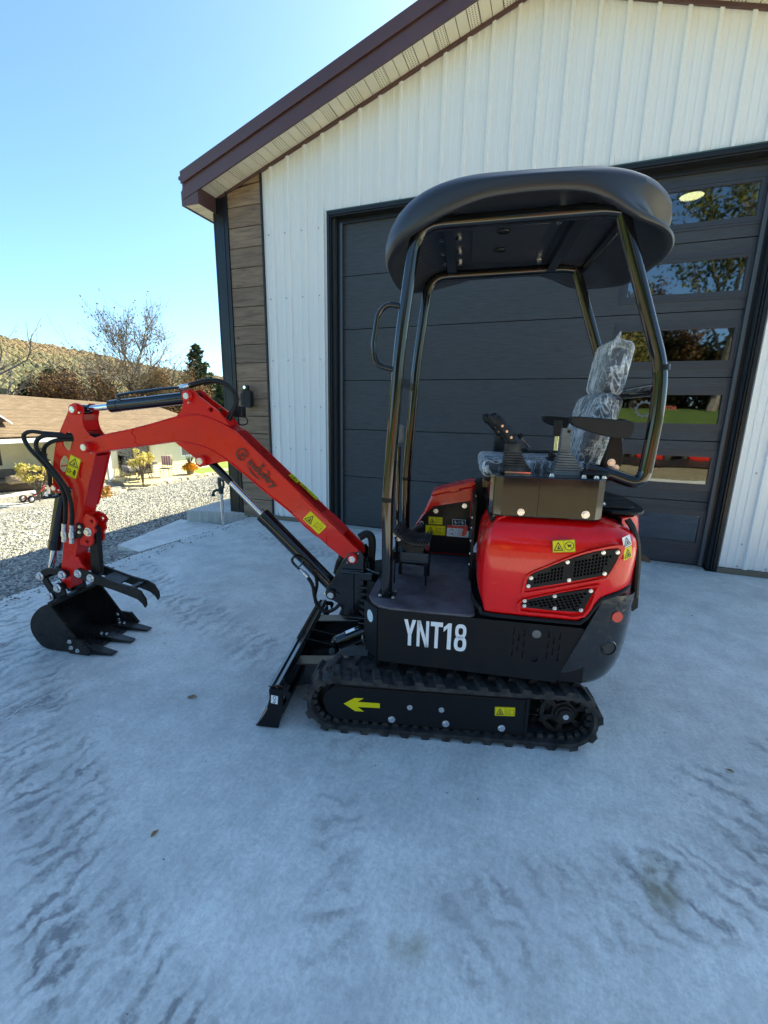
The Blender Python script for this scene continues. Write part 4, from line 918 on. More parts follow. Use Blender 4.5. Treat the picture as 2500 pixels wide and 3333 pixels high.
# counterweight: rounded black casting at the rear
def superell(a, b_, n_, N): return [(a * math.copysign(abs(math.cos(t)) ** (2 / n_), math.cos(t)), b_ * math.copysign(abs(math.sin(t)) ** (2 / n_), math.sin(t))) for t in [2 * math.pi * i / N for i in range(N)]]
q = MB(); rows = []
cwz = [(.338, .72), (.345, .80), (.365, .875), (.40, .935), (.45, .972), (.52, .992), (.60, 1.0), (.68, .995), (.735, .985), (.762, .975)]
xf0 = lambda z_: -.505 - max(0, z_ - .39) * .375
ths = [i / 28 for i in range(29)]
for z_, k_ in cwz:
    row = []
    for t in ths:
        a = math.pi * t; yy = .440 * math.copysign(abs(math.cos(a)) ** .62, math.cos(a)) * (.9 + .1 * k_) * (.486 / .436 if False else 1.0)
        xx = -.300 * k_ * abs(math.sin(a)) ** .62
        row.append((xf0(z_) + xx * (.325 - (-.505 - xf0(z_))) / .30 if True else 0, YC * (1 if False else 0) + yy + (-.024) * (1 - math.cos(a)) , z_))
    rows.append(row)
V_ = [p for r_ in rows for p in r_]; k = len(ths)
q.add(V_, [(j * k + i, j * k + i + 1, (j + 1) * k + i + 1, (j + 1) * k + i) for j in range(len(rows) - 1) for i in range(k - 1)], 0, True)
q.add(V_, [tuple(range(k)), tuple((len(rows) - 1) * k + i for i in range(k))[::-1]])
q.add(V_, [tuple([j * k for j in range(len(rows))] + [j * k + k - 1 for j in range(len(rows) - 1, -1, -1)])])
CWM = mat('cast_black_paint', (.012, .012, .013), .22, coat=.5, bump=(26, .35, .010), rvar=(18, .1))
cw = part(q, 'counterweight', CWM, angle=50)
q = MB(); q.cyl((-.698, .424, .668), (-.7015, .4365, .669), .023, n=20); part(q, 'rear_reflector', REDS, cw)
q = MB(); q.lathe([(.026, -.012), (.030, .004), (.034, 0)], (-.690, .4255, .520), (-.3, .95, 0), n=22); q.cyl((-.688, .419, .52), (-.6905, .4262, .52), .026, n=18, m=1); part(q, 'lifting_hole', [CWM, DARK], cw)
# floor mat
q = MB(); mp = [(.372, .320), (.345, .385), (.305, .425), (.25, .438), (.064, .440), (-.105, .438), (-.128, .420), (-.130, .36), (-.118, .205), (-.118, -.37), (.10, -.39), (.372, -.30)]
q.prism(mp, .600, .616, ax='z'); fm = part(q, 'floor_mat', MATM, bevel=.006)
q = MB(); q.prism([(.330, .335), (.245, .345), (.245, .245), (.330, .235)], .617, .620, ax='z'); part(q, 'post_foot_plate', SAT, fm)
for x_, y_ in ((.252, .335), (.318, .325), (.254, .258)): bolt(fm, (x_, y_, .620), d=(0, 0, 1), r=.008)

# ---- left red cover: profile swept round the corner of the seat base
pl = [(-.120, .03), (-.116, .20), (-.112, .33), (-.118, .385), (-.135, .420), (-.165, .438), (-.22, .445), (-.30, .447), (-.40, .447), (-.50, .446), (-.58, .444), (-.65, .438), (-.70, .424), (-.735, .400), (-.76, .36), (-.775, .30), (-.785, .22)]
plm = [(v.x, v.y) for v in spl([(a, c_, 0) for a, c_ in pl], 3)]
prof_c = [(0, .0), (.0, .08), (.0, .20), (.0, .30), (.006, .335), (.018, .365), (.038, .392), (.066, .412), (.10, .424), (.16, .430)]
def zbot(x): 
    if x > -.15: return .655 - .012 * 0 + (.15 + x) * .6 + .0
    if x > -.565: return .637
    if x > -.625: return .637 + (-.565 - x) / .06 * .112
    return .749 + min(.045, (-.625 - x) * .40)
rows = []; L_ = [Vector(p) for p in plm]
for i, p in enumerate(L_):
    d_ = (L_[min(i + 1, len(L_) - 1)] - L_[max(i - 1, 0)]).normalized(); nin = Vector((-d_.y, d_.x)) * (1 if True else -1)
    if nin.dot(Vector((-.42, .0)) - p) < 0: nin = -nin
    zb_ = zbot(p.x); top = 1.066 - .014 * abs(min(0, p.x + .62)) / .16
    row = []
    for ins, h_ in prof_c:
        f_ = h_ / .430; lean = .014 * max(0, 1 - abs(f_ - .45) / .6)
        pp = p + nin * (ins - lean * .6 if p.x < -.14 else ins * .9)
        fx_ = max(0, (p.x + .17) / .06) if p.x > -.17 else 0
        row.append((pp.x - (.055 * fx_ * max(0, (f_ - .2)) ** 1.1 if p.x > -.17 else 0) + (-.035 * fx_ * max(0, .28 - f_) / .28), pp.y, zb_ + (top - zb_) * f_))
    rows.append(row)
k = len(prof_c); V_ = [p for r_ in rows for p in r_]
q = MB(); q.add(V_, [(j * k + i, (j + 1) * k + i, (j + 1) * k + i + 1, j * k + i + 1) for j in range(len(rows) - 1) for i in range(k - 1)], 0, True)
cover = part(q, 'side_cover', RED, angle=60)
m_ = cover.modifiers.new('thick', 'SOLIDIFY'); m_.thickness = .006; m_.offset = -1
m_ = cover.modifiers.new('sub', 'SUBSURF'); m_.levels = 1; m_.render_levels = 1
q = MB(); q.prism([(-.17, -.43), (-.17, .36), (-.70, .36), (-.70, -.43)], .60, 1.045, ax='z'); part(q, 'engine_bay', SAT, core)
q = MB(); q.tube([(a, c_ + .001, zbot(a) - .006) for a, c_ in plm[6:-8]], .009, 6); part(q, 'cover_seal', HOSE, cover)
# grilles: raised lip, black bolted plate with cut slots
VOID = mat('grille_void', (.002, .002, .002), .9, spec=.0)
def grille(lip, plate, bolts, cells, y=.4590):
    g_ = MB(); g_.prism(sm2(lip, 3), y - .004, y + .0045, holes=[sm2([((p[0] - cxl) * .93 + cxl, (p[1] - czl) * .90 + czl) for p in lip], 3)]); lp = part(g_, 'grille_lip', RED, cover)
    g_ = MB(); g_.prism(plate, y, y + .004, holes=cells); gp = part(g_, 'grille', SAT, cover)
    g_ = MB(); g_.prism([((p[0] - cxl) * .97 + cxl, (p[1] - czl) * .97 + czl) for p in plate], y - .003, y - .001); part(g_, 'grille_backing', VOID, cover)
    for x_, z_ in bolts: bolt(gp, (x_, y + .004, z_), r=.0060, h=.006, hexa=False)
lip1 = [(-.308, .752), (-.322, .826), (-.385, .868), (-.514, .936), (-.60, .968), (-.668, .984), (-.680, .958), (-.645, .857), (-.615, .833), (-.45, .782), (-.325, .745)]
pl1 = [(-.324, .770), (-.326, .822), (-.359, .846), (-.472, .908), (-.579, .951), (-.655, .968), (-.668, .952), (-.634, .859), (-.486, .814)]
def inside(p, poly):
    c_ = False
    for i in range(len(poly)):
        (x1, y1), (x2, y2) = poly[i], poly[i - 1]
        if (y1 > p[1]) != (y2 > p[1]) and p[0] < (x2 - x1) * (p[1] - y1) / (y2 - y1) + x1: c_ = not c_
    return c_
def cellgrid(poly, cx, cz, dx_, dz_, w_, h_, sk=0., shrink=.86, avoid=()):
    out = []; small = [((p[0] - cx) * shrink + cx, (p[1] - cz) * shrink + cz) for p in poly]
    for j in range(-12, 13):
        for i in range(-20, 21):
            x_ = cx + i * dx_ + j * sk; z_ = cz + j * dz_ - (x_ - cx) * .28
            r_ = [(x_ - w_, z_ - h_), (x_ + w_, z_ - h_), (x_ + w_, z_ + h_), (x_ - w_, z_ + h_)]
            if all(inside(c_, small) for c_ in r_) and not any(abs(x_ - a) < .014 for a in avoid): out.append(r_)
    return out
cxl, czl = -.495, .865
grille(lip1, pl1, [(-.341, .819), (-.333, .783), (-.475, .899), (-.605, .949), (-.657, .954), (-.620, .862), (-.489, .823)], cellgrid(pl1, -.495, .868, .0125, .0145, .0042, .0052, avoid=(-.482,)))
cxl, czl = -.45, .732
lip2 = [(-.301, .668), (-.309, .714), (-.45, .765), (-.596, .809), (-.608, .793), (-.568, .668), (-.45, .660), (-.318, .660)]
pl2 = [(-.314, .687), (-.316, .721), (-.442, .757), (-.575, .792), (-.588, .781), (-.556, .688), (-.44, .684)]
grille(lip2, pl2, [(-.324, .716), (-.325, .694), (-.441, .748), (-.446, .695), (-.577, .784), (-.549, .697)], cellgrid(pl2, -.45, .728, .016, .0125, .0060, .0042, sk=.006))
sticker(cover, xy([(-.408, .984), (-.494, .995), (-.502, .943), (-.415, .933)], .4590), YUP, 'no')
def stk(c_): return [(p[0], .4500 - max(0, -.665 - p[0]) * .45, p[1]) for p in c_]
sticker(cover, stk([(-.668, 1.012), (-.699, 1.024), (-.714, .980), (-.682, .966)]), (-.35, .93, 0), 'tri1', base=WHT, off=.004)
sticker(cover, stk([(-.682, .963), (-.714, .977), (-.723, .929), (-.690, .915)]), (-.35, .93, 0), 'tri1', off=.004)
q = MB(); q.tube(spl([(-.712, .36, 1.068), (-.735, .372, 1.03), (-.762, .365, .96), (-.780, .355, .86), (-.79, .35, .73)], 5), .013, 8); q.prism([(-.775, .86), (-.80, .80), (-.81, .68), (-.79, .66), (-.775, .75)], .33, .345); part(q, 'hinge_strap', PLAS, cover, pieces=True)
q = MB(); q.prism(sm2([(-.79, .905), (-.835, .89), (-.862, .872), (-.866, .858), (-.84, .862), (-.79, .875)], 2), .22, .26); part(q, 'rear_latch', PLAS, cover)
# rear hood door behind the strap
rows = []
for z_, k_ in ((.66, .97), (.80, 1.0), (.92, .99), (1.0, .96), (1.045, .90), (1.065, .8)):
    rows.append([(-.70 - .175 * k_ * math.sin(math.pi * t) ** .5, .34 - .80 * t, z_) for t in [i / 16 for i in range(17)]])
V_ = [p for r_ in rows for p in r_]; q = MB(); q.add(V_, [(j * 17 + i, j * 17 + i + 1, (j + 1) * 17 + i + 1, (j + 1) * 17 + i) for j in range(5) for i in range(16)], 0, True); q.add(V_, [tuple(5 * 17 + i for i in range(17))]); part(q, 'rear_hood', RED, EX, angle=60)
q = MB(); q.prism([(x_ - .725, y_ * 1.0 + .0) for x_, y_ in superell(.125, .30, 2.6, 30)], 1.070, 1.083, ax='z'); q.prism([(x_ - .69, y_ + .18) for x_, y_ in superell(.10, .06, 3, 20)], 1.083, 1.094, ax='z'); rd = part(q, 'tank_lid', SAT, EX, bevel=.004)
bolt(rd, (-.66, .19, 1.094), d=(0, 0, 1), r=.012)

# ---- seat base box with consoles
q = MB(); q.prism([(-.175, .36), (-.60, .36), (-.60, YC - .41), (-.175, YC - .41)], 1.040, 1.165, ax='z'); part(q, 'seat_plinth', BLK, bevel=.004)
for s_ in (1, -1):
    yo = YC + s_ * .452; yi = YC + s_ * .262
    q = MB(); q.prism([(-.158, yi), (-.158, YC + s_ * .395), (-.172, YC + s_ * .435), (-.205, yo), (-.575, yo), (-.605, YC + s_ * .43), (-.615, YC + s_ * .39), (-.615, yi)], 1.060, 1.232, ax='z'); cb_ = part(q, 'console_box', BLK, bevel=.006)
    if s_ == 1:
        q = MB(); q.bx(-.351, -.349, .4015, .4030, 1.066, 1.226); part(q, 'panel_seam', SAT, cb_)
        bolt(cb_, (-.285, .402, 1.082), r=.011, h=.007, hexa=False); bolt(cb_, (-.538, .402, 1.086), r=.012, h=.007)
    # joystick: boot with bellows, grip leaning forward
    jx, jy, jz = -.258, YC + s_ * .335, 1.232
    q = MB()
    for i in range(7):
        z0 = jz + .028 + i * .0105; wd = .050 - i * .0026; t_ = .0095
        q.rbox((jx + .006 * i * .4, jy, z0), (2 * wd, 2 * wd, t_), .004, seg=2)
    q.rbox((jx, jy, jz + .014), (.116, .116, .026), .006, seg=2); q.cyl((jx + .012, jy, jz + .09), (jx + .015, jy, jz + .125), .034, .036, n=20)
    js = part(q, 'joystick_boot', RUB)
    q = MB(); g0 = spl([(jx + .016, jy, jz + .115), (jx + .030, jy, jz + .150), (jx + .062, jy, jz + .190), (jx + .088, jy, jz + .218), (jx + .100, jy, jz + .230)], 4); q.tube(g0, .02, 14, rr=[.0185 + .005 * math.sin(math.pi * (i / (len(g0) - 1)) ** 1.6) for i in range(len(g0))])
    q.rbox((jx + .098, jy, jz + .222), (.044, .040, .058), .018, seg=4, rot=Matrix.Rotation(rad(30), 3, 'Y')); gp = part(q, 'joystick_grip', PLAS, js)
    for x_, z_ in ((.032, .150), (.052, .175), (.072, .197)): bolt(gp, (jx + x_ - .006, jy + .026, jz + z_), r=.004, h=.004, hexa=False)
    q = MB(); q.bx(jx - .06, jx + .045, jy + .057, jy + .061, jz + .001, jz + .010); part(q, 'boot_clip', CHR, js)
# grey lever boot, chrome lever, cup holder on the left console
q = MB()
bx0, by0 = -.475, .27
for i in range(9):
    z0 = 1.246 + i * .0105; wd = .062 - i * .0050; q.rbox((bx0 + .002 * i, by0, z0), (2 * wd, 1.6 * wd, .0095), .004, seg=2)
q.rbox((bx0, by0, 1.236), (.135, .105, .012), .004); q.add([(bx0 + .017 + sx_ * .020, by0 + sy_ * .02, 1.335) for sx_, sy_ in ((-1, -1), (1, -1), (1, 1), (-1, 1))] + [(bx0 + .018 + sx_ * .017, by0 + sy_ * .014, 1.425) for sx_, sy_ in ((-1, -1), (1, -1), (1, 1), (-1, 1))], [(0, 1, 5, 4), (1, 2, 6, 5), (2, 3, 7, 6), (3, 0, 4, 7), (4, 5, 6, 7), (3, 2, 1, 0)])
gb = part(q, 'lever_boot', GREYR); bolt(gb, (bx0 + .010, by0 + .015, 1.412), r=.005, h=.003, hexa=False, m=SAT)
q = MB(); q.cyl((-.452, .13, 1.24), (-.452, .13, 1.40), .011, n=14); lv = part(q, 'console_lever', CHR); q = MB(); q.cyl((-.452, .13, 1.385), (-.450, .13, 1.455), .018, .020, n=14); part(q, 'lever_grip', PLAS, lv)
q = MB()
for i in range(5): q.rbox((-.452, .13, 1.25 + .016 * i), (.10 - .014 * i, .10 - .014 * i, .013), .004, seg=2)
part(q, 'lever_bellows', RUB, lv, pieces=True)
q = MB(); q.rbox((-.575, .30, 1.243), (.11, .10, .024), .010); part(q, 'switch_pod', PLAS)
for x_, y_ in ((-.40, .355), (-.525, .36), (-.60, .365), (-.57, .37)): bolt(EX, (x_, y_, 1.2335), d=(0, 0, 1), r=.009, h=.008, hexa=False)
# seat: cushion, backrest, headrest, armrests, wrapped in crinkled film
SEATM = mat('seat_vinyl', (.020, .020, .022), .5, bump=(120, .15, .003))
q = MB(); q.rbox((-.36, YC, 1.215), (.46, .42, .10), .035, seg=4); seat = part(q, 'seat', SEATM)
rot = Matrix.Rotation(rad(-13), 3, 'Y')
q = MB(); q.rbox((-.632, YC, 1.395), (.085, .43, .36), .035, seg=4, rot=rot); part(q, 'backrest', SEATM, seat)
q = MB(); q.rbox((-.685, YC, 1.680), (.075, .24, .19), .03, seg=4, rot=Matrix.Rotation(rad(-8), 3, 'Y')); q.cyl((-.675, YC - .05, 1.55), (-.682, YC - .05, 1.62), .008, n=8); q.cyl((-.675, YC + .05, 1.55), (-.682, YC + .05, 1.62), .008, n=8); part(q, 'headrest', SEATM, seat)
for s_ in (1, -1):
    q = MB(); ya = YC + s_ * .325
    poly = sm2([(-.466, 1.461), (-.475, 1.474), (-.60, 1.468), (-.690, 1.459), (-.708, 1.445), (-.705, 1.405), (-.690, 1.392), (-.632, 1.392), (-.53, 1.418), (-.475, 1.441)], 3); q.prism(poly, ya - .032, ya + .032); part(q, 'armrest', PLAS, seat, bevel=.012)
    q = MB(); q.prism([(-.645, 1.395), (-.690, 1.395), (-.705, 1.31), (-.695, 1.22), (-.640, 1.19), (-.625, 1.27), (-.635, 1.34)], ya - .05 if s_ == 1 else ya + .035, ya - .035 if s_ == 1 else ya + .05); ab = part(q, 'armrest_bracket', SAT, seat, bevel=.006)
    if s_ == 1:
        bolt(ab, (-.660, ya - .035, 1.285), r=.012, h=.008, hexa=False); bolt(ab, (-.680, ya - .035, 1.262), r=.011, h=.008)
q = MB(); q.rbox((-.71, YC, 1.36), (.05, .34, .22), .02, rot=rot); part(q, 'seat_shell', PLAS, seat)
q = NT('plastic_film')
q.p.inputs['Base Color'].default_value = (.86, .89, .92, 1); q.p.inputs['Roughness'].default_value = .10; q.p.inputs['Specular IOR Level'].default_value = .8
def crease(sc, rot_, wd, dist): 
    n_ = q.noise(1, 3, src=q.map(sc, rot_), rough=.5, dist=dist); return q.ramp(q.math('ABSOLUTE', q.math('SUBTRACT', n_, .5)), [(0., 1.), (wd, 0.)]), n_
k1, n1 = crease((13, 13, 5), (.4, .2, 0), .035, .8); k2, n2 = crease((26, 26, 12), (-.5, .3, .6), .030, .6); k3, n3 = crease((7, 7, 18), (.2, -.4, .3), .02, .5)
lw_ = q.n('LayerWeight'); lw_.inputs[0].default_value = .35
al = q.math('ADD', q.math('ADD', q.math('MULTIPLY', k1, .55), q.math('MULTIPLY', k2, .28)), q.math('ADD', q.math('MULTIPLY', k3, .3), q.math('ADD', q.math('MULTIPLY', lw_.outputs['Facing'], .42), q.ramp(q.noise(6, 2), [(.35, .06), (.65, .26)]))))
q.L.new(q.math('MINIMUM', al, .92), q.p.inputs['Alpha'])
nb = q.bump(n1, 1., .05); nb = q.bump(n2, .9, .022, nb); nb = q.bump(n3, .6, .03, nb); FILM = q.fin(nrm=nb)
def film(name, c_, d_, r_, amp, rot_=None, skirt=0, parent=seat):
    g_ = MB(); g_.rbox((0, 0, 0), d_, r_, seg=4)
    bm = bmesh.new(); me = g_.mesh(name, [FILM]); bm.from_mesh(me); bmesh.ops.subdivide_edges(bm, edges=bm.edges[:], cuts=3, use_grid_fill=True); R_ = rot_ or Matrix.Identity(3)
    for v in bm.verts:
        n_ = v.co.normalized(); k_ = noise.noise(Vector((v.co.x * 9, v.co.y * 9, v.co.z * 4)) + Vector((3, 1, 7))) + .5 * noise.noise(v.co * 20)
        v.co += n_ * amp * (k_ + .35); v.co = R_ @ v.co + Vector(c_)
    for f_ in bm.faces: f_.smooth = True
    bm.to_mesh(me); bm.free(); o = bpy.data.objects.new(name, me); col.objects.link(o); o.parent = parent; return o
film('headrest_film', (-.685, YC, 1.690), (.105, .27, .235), .035, .012, Matrix.Rotation(rad(-8), 3, 'Y'))
film('backrest_film', (-.618, YC, 1.395), (.105, .44, .36), .04, .013, rot)
film('cushion_film', (-.345, YC, 1.232), (.44, .46, .085), .03, .014)
# peak of the film over the headrest
g_ = MB(); g_.add([(-.66, YC + .10, 1.80), (-.69, YC + .13, 1.78), (-.70, YC + .06, 1.80), (-.685, YC + .11, 1.845)], [(0, 1, 3), (1, 2, 3), (2, 0, 3)], 0, True); part(g_, 'film_peak', FILM, seat, fixn=False)
# far right small parts: cable and rod on the right console
q = MB(); q.cyl((-.395, -.30, 1.30), (-.345, -.30, 1.36), .007, n=10); q.cyl((-.350, -.30, 1.352), (-.335, -.30, 1.375), .013, n=10, m=1); q.tube(spl([(-.26, -.2, 1.39), (-.29, -.2, 1.36), (-.31, -.2, 1.30), (-.36, -.22, 1.28), (-.42, -.25, 1.275)], 4), .004, 6, m=1); q.rbox((-.34, -.29, 1.27), (.10, .05, .06), .015, m=1); q.rbox((-.45, -.30, 1.262), (.14, .10, .05), .015, m=1); part(q, 'safety_lever', [CHR, PLAS], EX)

# ---- right console: red hood with black plate and lid
YP = -.385
cp = [(.135, .985), (.10, 1.005), (-.118, 1.062), (-.13, 1.0), (-.115, .62), (.30, .62), (.275, .70), (.25, .745), (.222, .806), (.185, .870), (.160, .93)]
q = MB(); q.prism(cp, -.535, YP); rc = part(q, 'right_hood', RED, bevel=.012)
q = MB(); q.prism([(.14, .905), (.118, .922), (-.098, .968), (-.108, .63), (.27, .63), (.245, .745), (.218, .802), (.18, .862)], YP, YP + .004); bp = part(q, 'hood_plate', SAT, rc)
for x_, z_ in ((.105, .893), (-.065, .935), (.19, .812)): bolt(bp, (x_, YP + .004, z_), r=.011, h=.006, hexa=False)
q = MB(); q.prism([(.142, .990), (.118, 1.022), (.02, 1.052), (-.115, 1.090), (-.125, 1.075), (-.112, 1.056), (-.03, 1.036), (-.04, 1.024), (.02, 1.010), (.03, 1.018), (.12, .992)], -.52, YP + .012); part(q, 'hood_lid', RED, rc, bevel=.010)
def rcs(pts): return [(p[0], YP + .004, p[1]) for p in pts]
sticker(bp, rcs([(.148, .857), (.062, .857), (.060, .810), (.147, .809)]), YUP, 'two')
sticker(bp, rcs([(.165, .803), (.042, .804), (.041, .742), (.164, .742)]), YUP, 'two')
sticker(bp, rcs([(.004, .851), (-.078, .850), (-.078, .810), (.003, .810)]), YUP, 'pattern', base=DARK, name='pattern_sticker')
sticker(bp, rcs([(.032, .810), (-.098, .808), (-.101, .738), (.033, .740)]), YUP, 'caution', base=WHT, name='caution_sticker')
q = MB(); q.prism([(-.118, 1.06), (-.13, 1.09), (-.155, 1.10), (-.20, 1.05), (-.17, .75), (-.125, .66)], YP - .10, YP + .006); part(q, 'hood_column', SAT, rc, bevel=.006)
for z_ in (1.0, .94, .91, .73, .69): bolt(rc, (-.125, YP + .012, z_), r=.006, h=.005, hexa=False)
q = MB(); q.cyl((-.13, YP + .10, .826), (-.085, YP + .10, .816), .011, n=12); tl = part(q, 'throttle_lever', PLAS); q = MB(); q.prism(sm2([(-.083, .842), (-.073, .835), (-.058, .79), (-.062, .775), (-.08, .785), (-.09, .82)], 2), YP + .09, YP + .115); part(q, 'lever_knob', REDS, tl)
# front plate strip of the seat base with bolts and labels (faces forward)
q = MB(); q.bx(-.118, -.104, -.36, .02, .62, 1.04); fp = part(q, 'seat_front_plate', SAT, core)
for z_ in (.70, .76, .83, .90, .955): bolt(fp, (-.104, .005, z_), d=(1, 0, 0), r=.006, h=.006, hexa=False)
# ---- foot pedals
def pedal(x_, y_, name='travel_pedal'):
    prof_p = [(x_ - .085, .835), (x_ - .02, .828), (x_ + .04, .842), (x_ + .105, .893)]
    q = MB()
    ln = spl([(a, 0, z_) for a, z_ in prof_p], 5); k_ = len(ln)
    pts = [(v.x, v.z) for v in ln]; ribbon(q, pts, .010, y_ - .045, y_ + .045)
    for i in range(0, k_ - 1):
        a, c_ = Vector((ln[i].x, ln[i].z)), Vector((ln[i + 1].x, ln[i + 1].z)); d_ = (c_ - a); nrm_ = Vector((-d_.y, d_.x)).normalized()
        o = a + nrm_ * .010; q.prism([tuple(o), tuple(o + d_ * .55), tuple(o + d_ * .55 + nrm_ * .009), tuple(o + nrm_ * .009)], y_ - .043, y_ + .043)
    pd = part(q, name, RUB)
    q = MB(); q.prism([(x_ + .10, .885), (x_ + .04, .835), (x_ - .02, .820), (x_ - .06, .826), (x_ - .05, .79), (x_ + .03, .79), (x_ + .09, .85)], y_ + .03, y_ + .038); pa = part(q, 'pedal_arm', SAT, pd)
    for p_ in ((.095, .878), (.072, .858)): bolt(pa, (x_ + p_[0], y_ + .038, p_[1]), r=.009, h=.006, hexa=False)
    return pd
pedal(.185, .115); pedal(.185, .01); 
q = MB(); q.rbox((.20, -.17, .835), (.085, .06, .02), .005, rot=Matrix.Rotation(rad(35), 3, 'Y')); part(q, 'swing_pedal', RUB)
q = MB(); q.bx(.105, .290, -.03, .155, .745, .790); q.bx(.105, .135, -.02, .01, .616, .745); q.bx(.255, .275, -.02, .01, .616, .745); q.bx(.110, .118, .145, .152, .616, .75); q.bx(.272, .280, .145, .152, .616, .75); q.bx(.105, .285, .0, .15, .735, .745); q.prism([(.29, .745), (.10, .745), (.12, .66), (.28, .67)], -.03, -.02); part(q, 'pedal_stand', BLK, bevel=.003)
for y_ in (-.02,):
    q = MB(); q.tube(spl([(.30, -.10, .64), (.305, -.10, .95), (.302, -.10, 1.30)], 3), .010, 10); tl = part(q, 'travel_lever', BLK); q = MB(); q.rbox((.297, -.10, 1.365), (.034, .034, .10), .014); part(q, 'lever_knob', GREYR, tl)

# ---- canopy: roll frame and moulded roof
yn, yf = .300, -.385
q = MB()
PR = .0265
def fillet(pts, r_, n_=6):
    out = [Vector(pts[0])]
    for i in range(1, len(pts) - 1):
        p0, p1, p2 = Vector(pts[i - 1]), Vector(pts[i]), Vector(pts[i + 1]); a = (p0 - p1).normalized(); c_ = (p2 - p1).normalized(); rr_ = min(r_, (p0 - p1).length * .45, (p2 - p1).length * .45)
        s_, e_ = p1 + a * rr_, p1 + c_ * rr_
        for k_ in range(n_ + 1): t = k_ / n_; out.append(s_ * (1 - t) ** 2 + p1 * 2 * t * (1 - t) + e_ * t * t)
    out.append(Vector(pts[-1])); return out
frames = []
for y_ in (yn, yf):
    q = MB(); q.tube(fillet([(.288, y_, .615), (.294, y_, 1.085), (.255, y_, 1.75), (.200, y_, 2.205), (-.50, y_, 2.225), (-.565, y_, 2.215)], .10), PR, 16); f1 = part(q, 'canopy_front_post', BLK)
    q = MB(); q.tube(fillet([(-.555, y_, 2.235), (-.58, y_, 2.17), (-.776, y_, 1.662), (-.786, y_, 1.50), (-.772, y_, 1.20), (-.64, y_ * .92, 1.245), (-.56, y_ * .9, 1.26)], .085), PR, 16); f2 = part(q, 'canopy_rear_post', BLK); frames.append((f1, f2))
    q = MB(); q.cyl((.2935, y_, 1.075), (.2935, y_, 1.095), PR + .0025, n=16); q.cyl((-.778, y_, 1.655), (-.776, y_, 1.675), PR + .003, n=16); part(q, 'weld_ring', SAT, f1, pieces=True)
q = MB(); q.cyl((-.776, yn, 1.585), (-.776, yf, 1.585), .026, n=16); q.cyl((-.60, yn, 2.222), (-.60, yf, 2.222), .02, n=12)
for x_ in (.075, -.43): q.bx(x_ - .022, x_ + .022, yf, yn, 2.205, 2.25)
part(q, 'canopy_cross_bar', BLK, pieces=True)
q = MB(); q.bx(.262, .285, yf, yn, 1.60, 1.635); part(q, 'front_cross_bar', BLK)
q = MB(); q.tube(fillet([(.243, yn, 1.905), (.315, yn, 1.918), (.352, yn, 1.88), (.372, yn, 1.744), (.356, yn, 1.672), (.268, yn, 1.652)], .03), .0115, 12); part(q, 'grab_handle', BLK, frames[0][0])
# roof shell: rings from the underside rim over the skirt to the crown
N_ = 96; RX, RY, CX, CYr = .590, .500, -.228, YC
def rimz(x, y):
    u = (x - CX) / RX
    side = abs(y - CYr) / RY
    z_ = 2.225 - .115 * max(0, abs(u + .02) - .30) ** 1.3 / .70 ** 1.3
    z_ += -.030 * math.exp(-((u + .62) / .20) ** 2) + .020 * math.exp(-((u + .05) / .35) ** 2)
    return z_
rings = []
plan_r = superell(RX, RY, 3.3, N_)
specs = [(.80, 2.262, 0), (.90, None, .03), (.945, None, .0), (.985, None, -.004), (1.0, None, .016), (1.0, None, .045), (.998, 2.270, .55), (.975, 2.298, .85), (.93, 2.322, 1), (.86, 2.339, 1), (.6, 2.354, 1), (.3, 2.360, 1)]
for s_, zf, k_ in specs:
    ring = []
    for i, (a, c_) in enumerate(plan_r):
        x_, y_ = CX + a * s_, CYr + c_ * s_; zr = rimz(CX + a, CYr + c_)
        fx_ = a / RX
        if zf is None: z_ = zr + k_
        elif k_ == 0: z_ = zf
        else: z_ = (zr + .08) * (1 - k_) + zf * k_ - (.085 * max(0, abs(fx_ - .0) - .35) ** 2) * 2.0 * (s_ ** 2) - (.03 if fx_ < -.6 else 0) * 0
        if .985 <= s_ and zf is None and k_ > .03 or s_ == .998:                   # moulded dents at the rear corners and front lobes
            ang = math.atan2(c_ / RY, a / RX)
            dn = math.exp(-((abs(ang) - 2.45) / .30) ** 2); x_ += .060 * dn * (1 if a < 0 else -1); y_ -= .050 * dn * math.copysign(1, c_)
            df = math.exp(-((abs(ang) - .25) / .12) ** 2); x_ -= .015 * df
        ring.append((x_, y_, z_))
    rings.append(ring)
V_ = [p for r_ in rings for p in r_]
q = MB(); q.add(V_, [(j * N_ + i, j * N_ + (i + 1) % N_, (j + 1) * N_ + (i + 1) % N_, (j + 1) * N_ + i) for j in range(len(rings) - 1) for i in range(N_)], 0, True)
q.add(V_, [tuple(range(N_))[::-1], tuple((len(rings) - 1) * N_ + i for i in range(N_))], 0, True)
roof = part(q, 'canopy_roof', ROOFP, angle=70)
m_ = roof.modifiers.new('sub', 'SUBSURF'); m_.levels = 1; m_.render_levels = 1
q = MB(); q.bx(-.38, .03, yf + .06, yn - .06, 2.246, 2.264); q.bx(-.33, -.02, yf + .13, yn - .13, 2.236, 2.246); part(q, 'roof_liner', ROOFP, roof, bevel=.004)
for k_ in range(7):
    for xs_, wd in ((.165, .055), (-.56, .07)):
        q = MB(); q.rbox((xs_ - .01 * k_ * (xs_ < 0), yn - .10 - .075 * k_, 2.256), (2 * wd, .026, .020), .009, seg=2); part(q, 'roof_rib', ROOFP, roof)
for x_ in (.115, .035):
    for y_ in (.20, .05, -.12, -.28): bolt(roof, (x_, y_, 2.252), d=(0, 0, -1), r=.012, h=.022)
for y_ in (.20, -.28): bolt(roof, (-.36, y_, 2.246), d=(0, 0, -1), r=.012, h=.022)
